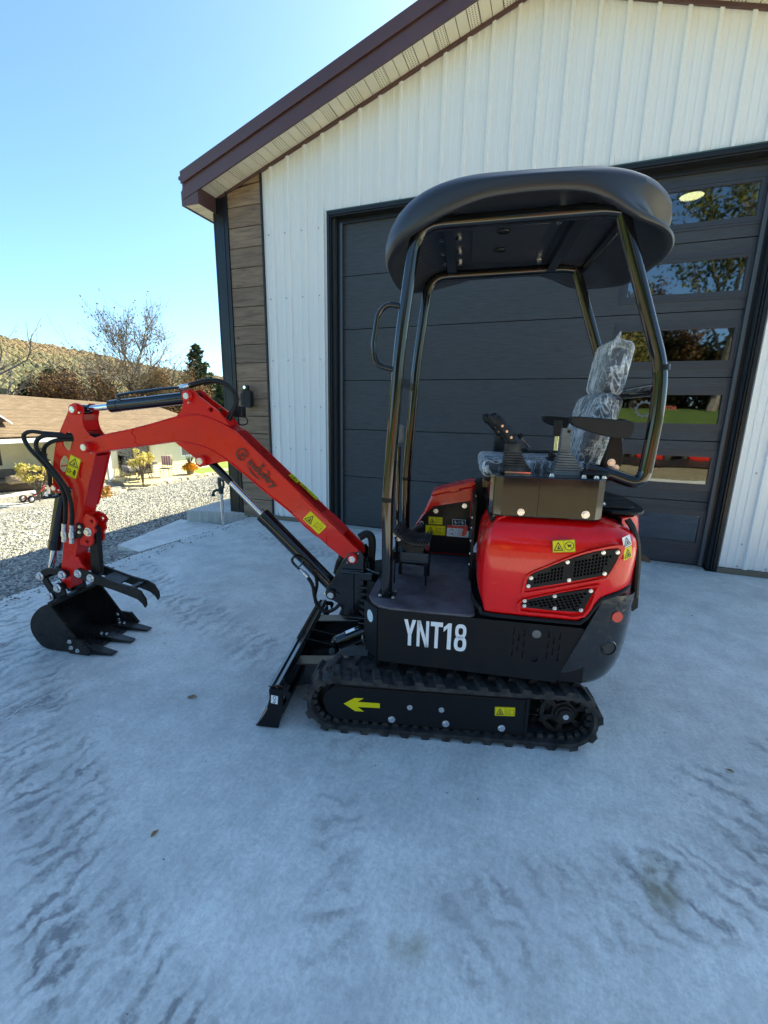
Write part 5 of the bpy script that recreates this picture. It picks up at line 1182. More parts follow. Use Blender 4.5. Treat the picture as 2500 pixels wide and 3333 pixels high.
for x_, y_ in ((-.15, .12), (-.15, -.10)):
    q = MB(); q.lathe([(.022, -.006), (.026, 0), (.030, -.004)], (x_, y_, 2.236), n=16); part(q, 'liner_dimple', PLAS, roof)

# ------------------------------------------------------------------ undercarriage, turned 4.8 degrees against the body
TX = Matrix.Rotation(rad(4.8), 4, 'Z')
def tpart(mb, name, m, parent=EX, **k): return mb.build(name, m, parent, xf=TX, **k)
def tv(x, y, z): return TX @ Vector((x, y, z))
XF_, XB_, RC, ZC = .528, -.523, .1315, .1505
def track_pt(s_):
    L1 = XF_ - XB_; A1 = math.pi * RC; per = 2 * L1 + 2 * A1; s_ %= per
    if s_ < L1: return Vector((XB_ + s_, ZC + RC - .006 * math.sin(math.pi * s_ / L1))), Vector((0, 1)), Vector((1, 0))
    s_ -= L1
    if s_ < A1: a = math.pi / 2 - s_ / RC; return Vector((XF_ + RC * math.cos(a), ZC + RC * math.sin(a))), Vector((math.cos(a), math.sin(a))), Vector((math.sin(a), -math.cos(a)))
    s_ -= A1
    if s_ < L1: return Vector((XF_ - s_, ZC - RC)), Vector((0, -1)), Vector((-1, 0))
    s_ -= L1; a = -math.pi / 2 - s_ / RC; return Vector((XB_ + RC * math.cos(a), ZC + RC * math.sin(a))), Vector((math.cos(a), math.sin(a))), Vector((math.sin(a), -math.cos(a)))
PER = 2 * (XF_ - XB_) + 2 * math.pi * RC; NP = 31
FRM = [(.589, .154), (.575, .196), (.533, .234), (-.338, .234), (-.345, .047), (.53, .060), (.575, .100)]
for s_ in (1, -1):
    ya, yb = (.305, .490) if s_ == 1 else (-.490, -.305)
    q = MB(); n_ = 150; V_ = []
    for i in range(n_):
        p, o, t = track_pt(PER * i / n_)
        for off, y_ in ((0, ya), (0, yb), (-.020, yb), (-.020, ya)): V_.append((p.x + o.x * off, y_, p.y + o.y * off))
    q.add(V_, [(4 * i + j, 4 * i + (j + 1) % 4, 4 * ((i + 1) % n_) + (j + 1) % 4, 4 * ((i + 1) % n_) + j) for i in range(n_) for j in range(4)], 0)
    ym = (ya + yb) / 2
    for i in range(2 * NP):
        outer = i % 2 == 0; y0, y1 = ((ym - .004, yb) if s_ == 1 else (ya, ym + .004)) if outer else ((ya, ym + .010) if s_ == 1 else (ym - .010, yb))
        s0 = PER * (i / 2) / NP
        def lugp(ds, y_, h_):
            p, o, t = track_pt(s0 + ds); return (p.x + o.x * h_, y_, p.y + o.y * h_)
        ski = .022 * (1 if outer else -1); A_ = []
        for y_, sk_ in ((y0, ski * (1 if s_ == 1 else 0)), (y1, ski * (0 if s_ == 1 else 1))):
            A_ += [lugp(sk_ - .024, y_, -.002), lugp(sk_ + .024, y_, -.002), lugp(sk_ + .015, y_, .0185), lugp(sk_ - .015, y_, .0185)]
        q.add(A_, [(0, 1, 2, 3), (7, 6, 5, 4), (0, 4, 5, 1), (1, 5, 6, 2), (2, 6, 7, 3), (3, 7, 4, 0)])
    for i in range(NP * 2):                               # guide blocks on the inside
        p, o, t = track_pt(PER * i / (NP * 2)); c_ = p - o * .030
        for y0, y1 in ((ym + .045, ym + .066), (ym - .066, ym - .045)):
            V_ = []
            for y_ in (y0, y1): V_ += [(c_.x + t.x * a + o.x * h_, y_, c_.y + t.y * a + o.y * h_) for a, h_ in ((-.015, .012), (.015, .012), (.010, -.012), (-.010, -.012))]
            q.add(V_, [(0, 1, 2, 3), (7, 6, 5, 4), (0, 4, 5, 1), (1, 5, 6, 2), (2, 6, 7, 3), (3, 7, 4, 0)])
    tr = tpart(q, 'rubber_track', RUB)
    yo = .470 if s_ == 1 else -.470; ys = 1 if s_ == 1 else -1
    q = MB(); q.prism(FRM, yo - ys * .012, yo); q.bx(-.335, .53, min(yo - ys * .13, yo - ys * .012), max(yo - ys * .13, yo - ys * .012), .075, .225); q.bx(-.355, -.338, min(yo - ys * .13, yo + ys * .004), max(yo - ys * .13, yo + ys * .004), .045, .242)
    q.prism([(.533, .234), (-.34, .234), (-.34, .245), (.533, .245)], yo - ys * .06, yo - ys * .002)
    fr_ = tpart(q, 'track_frame', SAT, tr, bevel=.004)
    # sprocket with six windows
    sy = yo - ys * .045; wins = []
    for k_ in range(6):
        a = rad(60 * k_ + 10); wins.append([(XB_ + .058 * math.cos(a - .38), ZC + .058 * math.sin(a - .38)), (XB_ + .092 * math.cos(a - .34), ZC + .092 * math.sin(a - .34)), (XB_ + .092 * math.cos(a + .34), ZC + .092 * math.sin(a + .34)), (XB_ + .058 * math.cos(a + .38), ZC + .058 * math.sin(a + .38))])
    q = MB(); q.prism(circ(XB_, ZC, .108, 40), sy - ys * .02, sy, holes=wins); q.cyl((XB_, sy - ys * .02, ZC), (XB_, sy + ys * .012, ZC), .050, .042, n=24); q.cyl((XB_, sy, ZC), (XB_, sy + ys * .022, ZC), .030, n=20)
    for k_ in range(13): a = 2 * math.pi * k_ / 13; c_ = Vector((XB_ + .108 * math.cos(a), ZC + .108 * math.sin(a))); q.prism([(c_.x + .013 * math.cos(b_) * 1.0, c_.y + .013 * math.sin(b_)) for b_ in [2 * math.pi * j / 8 for j in range(8)]], sy - ys * .03, sy - ys * .008)
    q.cyl((XB_, sy - ys * .12, ZC), (XB_, sy - ys * .02, ZC), .075, n=24)
    spk_ = tpart(q, 'sprocket', STEEL, tr)
    q = MB(); q.cyl((XB_, sy + ys * .022, ZC), (XB_, sy + ys * .030, ZC), .013, n=14); tpart(q, 'hub_bolt', ZINC, spk_)
    q = MB(); q.lathe([(.02, .02), (.09, .02), (.108, .012), (.108, -.012), (.09, -.02), (.02, -.02)], (XF_, ym, ZC), (0, 1, 0), n=32); q.cyl((XF_ + .045, ym + ys * .02, ZC + .075), (XF_ + .045, ym + ys * .024, ZC + .075), .016, n=16, m=1); tpart(q, 'idler', [STEEL, GREYR], tr)
    for x_ in (.262, .012, -.240):
        q = MB(); q.lathe([(.01, .055), (.040, .055), (.048, .045), (.048, .03), (.03, .02), (.03, -.02), (.048, -.03), (.048, -.045), (.040, -.055), (.01, -.055)], (x_, ym, .080), (0, 1, 0), n=24); tpart(q, 'roller', STEEL, tr)
        bolt(tr, tv(x_, yo, .082), d=TX.to_3x3() @ Vector((0, ys, 0)), r=.0125, h=.010)
    for x_ in (.180, .035): bolt(tr, tv(x_, yo, .152), d=TX.to_3x3() @ Vector((0, ys, 0)), r=.0095, h=.008, hexa=False)
    if s_ == 1:
        q = MB(); q.add([(x_, yo + .0012, z_) for x_, z_ in [(.488, .146), (.437, .180), (.393, .182), (.423, .161), (.319, .162), (.318, .137), (.423, .134), (.391, .112), (.434, .111)]], [(0, 1, 2, 3, 8), (3, 4, 5, 6), (3, 6, 8), (6, 7, 8)]); tpart(q, 'arrow_sticker', YEL, tr, fixn=False)
        st = sticker(tr, [TX @ Vector((x_, yo, z_)) for x_, z_ in ((-.203, .190), (-.293, .194), (-.295, .148), (-.205, .143))], TX.to_3x3() @ Vector((0, 1, 0)), 'two')
q = MB(); q.bx(-.62, -.28, .20, .33, .06, .26); q.bx(-.62, -.28, -.33, -.20, .06, .26); q.bx(-.30, .30, -.36, .36, .13, .26); q.cyl((0, 0, .25), (0, 0, .345), .26, n=36); q.bx(.25, .42, -.25, .25, .12, .22); tpart(q, 'carbody', STEEL, bevel=.005, pieces=True)
# ---- dozer blade
bl = [(.832, .209), (.800, .200), (.790, .15), (.800, .10), (.83, .055), (.88, .030), (.908, .022), (.87, .015), (.80, .012), (.790, .05), (.768, .10), (.762, .16), (.775, .215)]
q = MB(); face = [(.828, .214), (.806, .205), (.796, .15), (.806, .10), (.836, .055), (.886, .026), (.905, .014)]
ribbon(q, [(v.x, v.y) for v in spl([(a, c_, 0) for a, c_ in face], 3)], -.012, -.485, .485)
q.prism([(.845, .213), (.79, .228), (.772, .218), (.775, .198), (.80, .190)], -.482, .482); q.prism([(.905, .008), (.86, .006), (.80, .008), (.80, .03), (.86, .03)], -.482, .482)
blade = tpart(q, 'dozer_blade', BLK, bevel=.003)
end = [(.835, .210), (.748, .210), (.732, .195), (.740, .168), (.778, .088), (.797, .006), (.908, .010), (.880, .045), (.850, .100), (.834, .163)]
for y0, y1 in ((.485, .497), (-.497, -.485)):
    q = MB(); q.prism(end, y0, y1, holes=[[(.775, .185), (.757, .185), (.752, .155), (.77, .125)]]); ep = tpart(q, 'blade_end_plate', SAT, blade)
sticker(blade, [TX @ Vector((x_, .497, z_)) for x_, z_ in ((.825, .183), (.792, .178), (.796, .135), (.828, .140))], TX.to_3x3() @ Vector((0, 1, 0)), 'hook', base=WHT, name='hook_sticker')
for y_ in (.24, -.24):
    q = MB(); q.prism([(.79, .205), (.40, .235), (.32, .22), (.32, .15), (.40, .155), (.79, .075)], y_ - .03, y_ + .03); q.prism([(.79, .212), (.36, .242), (.36, .235), (.79, .205)], y_ - .042, y_ + .042); tpart(q, 'blade_arm', BLK, blade, bevel=.003)
for y_ in (.055, -.055):
    q = MB(); q.prism([(.785, .235), (.61, .20), (.60, .165), (.63, .14), (.785, .10)], y_ - .008, y_ + .008); tpart(q, 'cylinder_lug', BLK, blade)
q = MB(); q.cyl((.627, -.075, .172), (.627, .080, .172), .017, n=16); tpart(q, 'blade_pin', GREYR, blade)
q = MB(); q.cyl((.627, 0, .172), (.58, 0, .200), .030, n=16); q.cyl((.60, 0, .192), (.38, 0, .305), .043, n=22); q.cyl((.56, .02, .255), (.44, .02, .315), .012, n=10); q.cyl((.627, -.04, .172), (.627, .04, .172), .035, n=18); bc_ = tpart(q, 'blade_cylinder', BLK, blade)
q = MB(); q.cyl((.555, .02, .262), (.505, .02, .288), .012, n=8); q.tube(spl([(.46, .05, .27), (.455, .055, .24), (.445, .055, .215), (.43, .05, .20)], 4), .007, 6); tpart(q, 'hose_fitting', ZINC, blade, pieces=True)

# ------------------------------------------------------------------ neighbouring house (local x along the front, -y towards the yard)
HO = Vector((-15.75, 12.13, -1.9)); HR = rad(86); HM = Matrix.Translation(HO) @ Matrix.Rotation(HR, 4, 'Z')
def hw(x, y, z=0): return HM @ Vector((x, y, z))
hs_ = empty('ranch_house', HO, HR, label='low cream house with brown shingle roof beyond the gravel yard', category='house')
b = MB(); b.bx(-15, -2.9, 1.7, 1.85, -.3, 2.2); b.bx(-2.9, -2.75, 0, 1.7, -.3, 2.2); b.bx(-2.75, -2.15, 0, .15, -.3, 2.2); b.bx(-.34, 1.52, 0, .15, -.3, 2.2); b.bx(2.3, 3.8, 0, .15, -.3, 2.2)
b.bx(-2.15, -.34, 0, .15, 2.0, 2.2); b.bx(1.52, 2.3, 0, .15, -.3, .85); b.bx(1.52, 2.3, 0, .15, 1.75, 2.2)
b.prism([(0, -.3), (10, -.3), (10, 2.2), (5, 3.4), (0, 2.2)], 3.65, 3.8, ax='x'); b.build('wall', SIDE2, hs_)
for (x0, x1, z0, z1, y_) in [(-15, -2.9, -.3, 2.1, 1.7), (-.28, 1.50, -.3, 2.1, 0), (2.32, 3.78, -.3, 2.1, 0), (1.5, 2.32, -.3, .8, 0)]:
    z_ = z0
    while z_ < z1 - .01:
        b = MB(); b.add([(x0, y_ - .022, z_), (x1, y_ - .022, z_), (x1, y_ - .002, z_ + .118), (x0, y_ - .002, z_ + .118), (x0, y_, z_), (x1, y_, z_)], [(0, 1, 2, 3), (0, 4, 5, 1)]); b.build('siding_board', SIDE2, hs_, fixn=False); z_ += .12
b = MB()
def rq(x, y): # roof plane heights
    return 2.08 + (y + .6) * (1.72 - .045 * (x + 4.4)) / 5.6
V_ = []
for x in (-15.4, -8, -4, 0, 4.2): V_ += [(x, -.45, 2.06), (x, 5, rq(x, 5)), (x, 10.6, 2.06)]
b.add([(v[0], v[1], v[2] + .10) for v in V_] + V_, [f for i in range(4) for f in ((3 * i, 3 * i + 3, 3 * i + 4, 3 * i + 1), (3 * i + 1, 3 * i + 4, 3 * i + 5, 3 * i + 2), (15 + 3 * i, 15 + 3 * i + 1, 15 + 3 * i + 4, 15 + 3 * i + 3), (15 + 3 * i + 1, 15 + 3 * i + 2, 15 + 3 * i + 5, 15 + 3 * i + 4))] + [(0, 15, 18, 3), (3, 18, 21, 6), (6, 21, 24, 9), (9, 24, 27, 12), (12, 13, 28, 27), (13, 14, 29, 28), (0, 1, 16, 15), (1, 2, 17, 16)])
rf = b.build('roof', SHIN, hs_)
# shingle courses: overlapping strips
k_ = 0; y_ = -.47
SHM = []
while y_ < 4.95:
    b = MB(); y1 = y_ + .19
    b.add([(x, yy, (2.06 if False else rq(x, yy)) + .085 + h_) for x, yy, h_ in [(-15.4, y_, .028), (-5, y_, .028), (4.2, y_, .028), (4.2, y1, .012), (-5, y1, .012), (-15.4, y1, .012), (-15.4, y_, 0), (-5, y_, 0), (4.2, y_, 0)]], [(0, 1, 4, 5), (1, 2, 3, 4), (6, 7, 1, 0), (7, 8, 2, 1)]); b.build('shingle_course', SHIN, rf, fixn=False); y_ += .165; k_ += 1
b = MB(); b.bx(-15.4, 4.2, -.49, -.45, 1.98, 2.14); b.bx(-15.4, 3.9, -.45, 1.7, 1.99, 2.02); b.build('eave_board', WHT, hs_)
b = MB(); b.bx(-2.95, -2.78, -.5, -.35, -.1, 2.0); b.build('porch_post', WHT, hs_)
b = MB(); b.add([(-7.0, 0.5, 2.75), (-6.1, .5, 2.75), (-6.55, .5, 3.12), (-7.0, 2.4, 2.95), (-6.1, 2.4, 2.95), (-6.55, 2.4, 3.30)], [(0, 1, 2), (0, 2, 5, 3), (1, 4, 5, 2)]); b.build('dormer_face', mat('dormer_brown', (.10, .055, .035), .8), hs_, fixn=False)
for s_ in (1, -1):
    b = MB(); b.add([(-6.55 + s_ * .60, .42, 2.72), (-6.55, .42, 3.20), (-6.55, .42, 3.13), (-6.55 + s_ * .60, .42, 2.65), (-6.55 + s_ * .60, 2.6, 2.80), (-6.55, 2.6, 3.30)], [(0, 1, 2, 3), (0, 4, 5, 1)]); b.build('dormer_trim', [WHT], hs_, fixn=False)
# patio door with curtains, window
dr = MB(); dr.bx(-2.15, -.34, .06, .10, 0, 2.0); pd = dr.build('patio_door_glass', GLASS2, hs_)
b = MB()
for x_ in (-2.15, -1.28, -1.22, -.40): b.bx(x_, x_ + .06, .02, .07, 0, 2.0)
b.bx(-2.09, -.40, .02, .07, 1.92, 2.0); b.build('patio_door_frame', mat('frame_tan', (.45, .33, .16), .6), hs_)
for i in range(9):
    b = MB(); x_ = -2.05 + i * .19 + random.uniform(-.03, .03); b.tube([(x_, .22, 0), (x_ + .01, .23, 1.0), (x_, .22, 1.95)], .045, 6); b.build('curtain_fold', mat('curtain', (.55, .53, .48), .9) if i == 0 else MATS['curtain'], hs_)
b = MB(); b.bx(1.52, 2.3, .05, .08, .85, 1.75); b.build('window_pane', GLASS2, hs_)
b = MB(); b.bx(1.46, 1.54, -.03, .05, .8, 1.8); b.bx(2.28, 2.36, -.03, .05, .8, 1.8); b.bx(1.54, 2.28, -.03, .05, 1.72, 1.8); b.bx(1.54, 2.28, -.03, .05, .8, .87); b.build('window_frame', WHT, hs_)
b = MB(); b.bx(-3, 3.5, .5, .55, 0, 2.0); b.build('room_wall', DARK, hs_)
# wall banner with a printed flower
wa = empty('wall_banner', hw(-6.75, 1.66, .95), HR, label='dark grey fabric banner with a pale flower print on the porch wall', category='banner')
b = MB(); b.bx(0, .78, -.01, .0, 0, .98); b.bx(-.02, .80, -.02, .0, .97, 1.0, 1); b.build('cloth', [mat('banner_grey', (.075, .068, .055), .9), DARK], wa)
b = MB()
for i in range(26):
    a = random.uniform(0, 6.28); r_ = random.uniform(0, 1) ** .6; cx_, cz_ = .40 + .26 * r_ * math.cos(a), .60 + .25 * r_ * math.sin(a); s_ = random.uniform(.025, .05); b.add([(cx_ + s_ * math.cos(t), -.013 - .0002 * i, cz_ + s_ * math.sin(t)) for t in [j * math.pi / 4 for j in range(8)]], [tuple(range(8))])
b.add([(.39, -.0125, .1), (.41, -.0125, .1), (.43, -.0125, .5), (.37, -.0125, .5)], [(0, 1, 2, 3)]); b.build('flower_print', mat('print_cream', (.42, .34, .22), .9), wa, fixn=False)

# patio slab, raised deck, stone edging
st_line = [(-16, -6.9), (-7.47, -5.43), (-6.49, -4.97), (-4.04, -3.10), (-3.36, -3.55), (-2.02, -3.02), (-.64, -2.75), (.71, -2.52), (2.78, -1.97), (6, -1.2)]
pts = [hw(x, y + .12, 0) for x, y in st_line]; back = [hw(x, 1.8, 0) for x in (4.2, -16)]
b = MB(); b.prism([(p.x, p.y) for p in pts[:-1] + [hw(4.2, -1.6)] + back], -2.1, -1.90, ax='z'); b.build('patio_slab', mat('patio_concrete', (.50, .47, .42), .85, var=(3, (.58, .55, .48))), kind='structure')
dk = [hw(x, y) for x, y in ((-3.45, -2.25), (-2.75, -3.0), (-2.02, -2.80), (.71, -2.28), (1.15, -.05), (-2.9, -.05), (-2.9, -1.2))]
b = MB(); b.prism([(p.x, p.y) for p in dk], -1.9, -1.78, ax='z'); b.build('patio_deck', PAVER, kind='structure')
lw = [hw(x, y) for x, y in ((.9, -2.4), (6, -1.1), (9, 4), (4.3, 4), (3.9, -.3), (1.2, -.05))]
b = MB(); b.prism([(p.x, p.y) for p in lw], -2.0, -1.84, ax='z'); b.build('lawn_strip', mat('lawn', (.10, .19, .02), .9, var=(14, (.20, .28, .04)), bump=(80, .8, .03)), kind='structure')
edge = empty('stone_edging', hw(-3, -3.2, 0), label='row of rough tan stones edging the patio along the gravel', category='edging')
L2 = [hw(x, y, 0) for x, y in st_line]; inv = edge.matrix_basis.inverted() if False else None
k_ = 0
for i in range(len(L2) - 1):
    seg = L2[i + 1] - L2[i]; s_ = 0
    while s_ < seg.length - .1:
        ln = random.uniform(.28, .55); p = L2[i] + seg.normalized() * (s_ + ln / 2)
        bm = bmesh.new(); bmesh.ops.create_cube(bm, size=1); bmesh.ops.subdivide_edges(bm, edges=bm.edges[:], cuts=2, use_grid_fill=True); hh_ = random.uniform(.14, .24); wd_ = random.uniform(.18, .28); R_ = Matrix.Rotation(math.atan2(seg.y, seg.x) + random.uniform(-.12, .12), 3, 'Z'); sd_ = random.random() * 50
        for v in bm.verts:
            c_ = Vector((v.co.x * ln * .96, v.co.y * wd_, v.co.z * hh_)); c_ *= 1 - .10 * max(0, v.co.length - .62) / .25; n_ = noise.noise_vector(v.co * 2.3 + Vector((sd_, 0, 0))) * .045; v.co = R_ @ (c_ + n_)
        me = bpy.data.meshes.new('stone'); bm.to_mesh(me); bm.free(); me.materials.append(STONE)
        o = share('stone', me, edge, p - Vector(edge.location) + Vector((0, 0, hh_ * .22))); s_ += ln + .02; k_ += 1

# ------------------------------------------------------------------ foliage helpers
def leaf_cloud(centers, radii, n, size, flat=.0, seed=1, squash=1., up=.0):
    """leaf-sized quads spread through clumps: returns verts, faces, tint"""
    r = np.random.default_rng(seed); k = len(centers); idx = r.integers(0, k, n); c = np.asarray(centers)[idx]; R_ = np.asarray(radii)[idx]
    d = r.normal(size=(n, 3)); d /= np.linalg.norm(d, axis=1)[:, None]; rad_ = r.random(n) ** .45
    p = c + d * (R_ * rad_)[:, None] * np.array([1, 1, squash])
    a = r.normal(size=(n, 3)); a[:, 2] *= 1 - flat; a /= np.linalg.norm(a, axis=1)[:, None]; bb = np.cross(a, r.normal(size=(n, 3))); bb /= np.linalg.norm(bb, axis=1)[:, None]
    s = (r.uniform(.5, 1.3, n) * size)[:, None]; a = a * s; bb = bb * s * .6
    V = np.stack([p - a, p + bb * .9, p + a, p - bb * .9], 1).reshape(-1, 3); Fc = np.arange(4 * n).reshape(n, 4)
    t = np.clip(r.normal(.5, .2, n) + (r.random(k)[idx] - .5) * .5, 0, 1)
    return V, Fc, t
def leaf_obj(name, V, Fc, t, m, parent, **tags):
    o = npgrid(name, V, Fc, m, False, t, **tags); o.parent = parent; return o
AUT = attr_mat('leaf_autumn_brown', [(0, (.06, .035, .02)), (.5, (.14, .075, .04)), (1, (.24, .15, .07))], .8, .3)
LGRN = attr_mat('leaf_green', [(0, (.045, .065, .02)), (.5, (.12, .14, .04)), (1, (.26, .24, .08))], .8, .35)
LOLV = attr_mat('leaf_olive', [(0, (.08, .08, .03)), (.5, (.19, .175, .06)), (1, (.34, .28, .10))], .8, .35)
NEED = attr_mat('spruce_needles', [(0, (.020, .034, .020)), (.5, (.045, .066, .036)), (1, (.10, .12, .06))], .85, .15)
HYD = attr_mat('hydrangea_bloom', [(0, (.22, .26, .06)), (.4, (.55, .48, .14)), (1, (.75, .56, .26))], .8, .3)
HYO = attr_mat('hydrangea_orange', [(0, (.12, .14, .04)), (.4, (.42, .20, .06)), (1, (.55, .36, .12))], .8, .3)
MUM = attr_mat('mum_bloom', [(0, (.10, .16, .03)), (.35, (.55, .18, .02)), (1, (.75, .42, .03))], .8, .2)
BARK = mat('bark', (.10, .075, .055), .9, var=(9, (.17, .135, .105)), bump=(24, .8, .02))
BARKG = mat('bark_grey', (.13, .11, .10), .9, var=(9, (.21, .18, .165)), bump=(24, .8, .02))
def grow(h, seed, levels=5, spread=.62, trunk_r=.17, first=.24, kids=(3, 4), upb=.25):
    """branching skeleton -> MB of tapered tubes and the list of twig ends"""
    r = random.Random(seed); mb = MB(); tips = []
    def br(p, d, ln, rd, lv):
        pts = [p]; n_ = 3 if lv < levels - 1 else 2; cur = p; dv = d.copy()
        for i in range(n_):
            dv = (dv + Vector((r.uniform(-1, 1), r.uniform(-1, 1), r.uniform(-.4, 1) * upb * 2)) * .16).normalized(); cur = cur + dv * ln / n_; pts.append(cur)
        mb.tube(pts, rd, 7 if lv < 2 else (5 if lv < 3 else 3), rr=[rd * (1 - .42 * i / n_) for i in range(n_ + 1)])
        if lv >= levels - 2: tips.extend(pts[1:])
        if lv == levels - 1: return
        kn = r.randint(*kids)
        for i in range(kn):
            t = r.uniform(.35, 1.0) if i else 1.0; base = pts[min(n_, int(t * n_))].lerp(pts[max(0, min(n_, int(t * n_)) - 1)], r.random() * .5) if i else pts[-1]
            az = r.uniform(0, 6.28); o = dv.orthogonal().normalized(); o = Matrix.Rotation(az, 3, dv) @ o; sp_ = spread * r.uniform(.55, 1.25) * (.55 if i == 0 else 1)
            nd = (dv * math.cos(sp_) + o * math.sin(sp_) + Vector((0, 0, upb * .35))).normalized()
            br(base, nd, ln * r.uniform(.62, .84), max(.008, rd * .62 * r.uniform(.75, 1.05)), lv + 1)
    br(Vector((0, 0, 0)), Vector((0, 0, 1)), h * first, trunk_r, 0)
    mz = max(v[2] for v in mb.v); k_ = h / mz
    mb.v = [(v[0] * k_, v[1] * k_, v[2] * k_) for v in mb.v]; tips[:] = [t * k_ for t in tips]
    return mb, tips
def tree(name, loc, h, seed, leafm, nleaf, lsize, label, group=None, clump=.35, bark=BARKG, widen=1., **kw):
    t = empty(name, loc, label=label, category='tree')
    if group: t['group'] = group
    mb, tips = grow(h, seed, **kw)
    if widen != 1: mb.v = [(v[0] * widen, v[1] * widen, v[2]) for v in mb.v]; tips = [Vector((p.x * widen, p.y * widen, p.z)) for p in tips]
    mb.build('trunk', bark, t, fixn=False)
    V, Fc, tt = leaf_cloud([tuple(p) for p in tips], [clump] * len(tips), nleaf, lsize, seed=seed); leaf_obj('crown', V, Fc, tt, leafm, t)
    return t
def spruce(loc, h, wd, seed, label):
    t = empty('spruce_tree', loc, label=label, category='tree', group='spruces behind the house'); r = random.Random(seed); b = MB(); b.cyl((0, 0, -1), (0, 0, h * .97), wd * .05 + .05, .02, n=8)
    cs, rs_ = [], []
    z_ = .04 * h
    while z_ < h * .985:
        f_ = 1 - z_ / h; n_ = max(4, int(11 * f_ + 4)); a0 = r.uniform(0, 6.28)
        for i in range(n_):
            a = a0 + 6.28 * i / n_ + r.uniform(-.2, .2); ln = wd * (f_ ** .85) * r.uniform(.55, 1.18) + .1; zo = z_; z_ = zo + h * r.uniform(-.022, .022); e = Vector((math.cos(a) * ln, math.sin(a) * ln, z_ - .18 * ln)); b.tube([(0, 0, z_), (e.x * .6, e.y * .6, z_ - .16 * ln), (e.x, e.y, z_ - .08 * ln)], .02, 3)
            m_ = max(2, int(ln / .28))
            for j in range(1, m_ + 1): q_ = j / m_; cs.append((e.x * q_, e.y * q_, z_ - .16 * ln * math.sin(q_ * 2.2))); rs_.append(.20 + .12 * (1 - q_) + .05 * ln)
            z_ = zo
        z_ += .030 * h + .05 * r.random()
    cs.append((0, 0, h * .985)); rs_.append(.1)
    b.build('trunk', BARK, t, fixn=False); V, Fc, tt = leaf_cloud(cs, rs_, 19000, .18, flat=.4, seed=seed, squash=.8); leaf_obj('crown', V, Fc, tt, NEED, t); return t
GZ = -2.0
tree('bare_tree', (-30.0, 23.7, GZ), 13.1, 11, AUT, 2600, .09, 'tall bare tree with a few brown leaves behind the shingle roof', levels=7, spread=.54, trunk_r=.18, first=.34, kids=(3, 5), clump=.16, widen=1.45)
tree('bare_tree', (-29.4, 10.9, GZ), 10.6, 23, LOLV, 260, .09, 'bare twiggy tree cut by the left edge of the picture', levels=6, spread=.7, trunk_r=.14, first=.2, kids=(3, 3), clump=.35, widen=1.2)
spruce((-30.3, 16.6, GZ), 6.0, 1.75, 3, 'dark spruce left of the brown trees, taller of the left pair')
spruce((-32.5, 16.4, GZ), 5.2, 1.3, 4, 'small dark spruce, leftmost, behind the house roof')
spruce((-28.0, 28.5, GZ), 9.4, 3.0, 5, 'tall pointed spruce between the bare tree and the garage corner')
spruce((-23.2, 26.0, GZ), 5.8, 1.7, 6, 'low broad spruce close to the garage corner trim')
for i, (x, y, h_, sd_, lb) in enumerate([(-27.5, 17.0, 6.2, 31, 'brown leaved bushy tree beside the left spruces'), (-26.5, 19.6, 5.9, 32, 'brown leaved bushy tree in front of the tall bare tree'), (-27.3, 22.2, 6.1, 33, 'brown leaved bushy tree under the right half of the bare tree'), (-27.2, 24.6, 6.4, 34, 'brown leaved bushy tree left of the tall pointed spruce'), (-26.2, 27.0, 6.6, 35, 'brown leaved bushy tree below the tall pointed spruce')]):
    tree('bushy_tree', (x, y, GZ), h_, sd_, AUT, 9000, .10, lb, 'brown bushy trees behind the house', levels=5, spread=.75, trunk_r=.10, first=.2, kids=(3, 4), clump=.55, widen=1.25)
# hill covered with autumn forest
RL = [(-1100, -350, 190), (-880, -60, 140), (-720, 140, 108), (-628.5, 296, 90.8), (-605.8, 340, 83), (-567, 401, 75), (-513.7, 467, 60.5), (-447, 531, 51), (-352, 598, 35), (-200, 690, 22), (0, 780, 14), (300, 900, 10)]
hv = []; NR = 10; HP = spl([Vector(p) for p in RL], 6)
for p in HP:
    for j in range(NR + 1):
        f_ = j / NR; s_ = .28 + .72 * f_; e_ = f_ ** 1.25
        q_ = Vector((CAM.x + (p.x - CAM.x) * s_, CAM.y + (p.y - CAM.y) * s_, -3 + (p.z + 1 - 7) * e_ + 6 * noise.noise(Vector((p.x * .006, p.y * .006, f_ * 3))) * math.sin(math.pi * f_)))
        hv.append(tuple(q_))
    hv.append((CAM.x + (p.x - CAM.x) * 1.4, CAM.y + (p.y - CAM.y) * 1.4, -30))
k = NR + 2; fs = [(i * k + j, (i + 1) * k + j, (i + 1) * k + j + 1, i * k + j + 1) for i in range(len(HP) - 1) for j in range(k - 1)]
npgrid('hill', hv, fs, mat('hill_floor', (.07, .06, .025), .95, var=(.02, (.13, .09, .03))), kind='structure')
HV = np.array(hv).reshape(len(HP), k, 3)[:, :NR + 1]
def hill_pt(u, v):
    a = u * (len(HP) - 1); i = np.minimum(a.astype(int), len(HP) - 2); fa = (a - i)[:, None]; c = v * NR; j = np.minimum(c.astype(int), NR - 1); fc = (c - j)[:, None]
    return (HV[i, j] * (1 - fa) + HV[i + 1, j] * fa) * (1 - fc) + (HV[i, j + 1] * (1 - fa) + HV[i + 1, j + 1] * fa) * fc
n = 17000
u = rng.random(n) * .62 + .14; v_ = np.sqrt(rng.random(n) * .97 + .03); pc = hill_pt(u, v_)
bm = bmesh.new(); bmesh.ops.create_icosphere(bm, subdivisions=1, radius=1); bm.verts.ensure_lookup_table(); IV = np.array([w_.co for w_ in bm.verts]); IF = np.array([[w_.index for w_ in f.verts] for f in bm.faces]); bm.free()
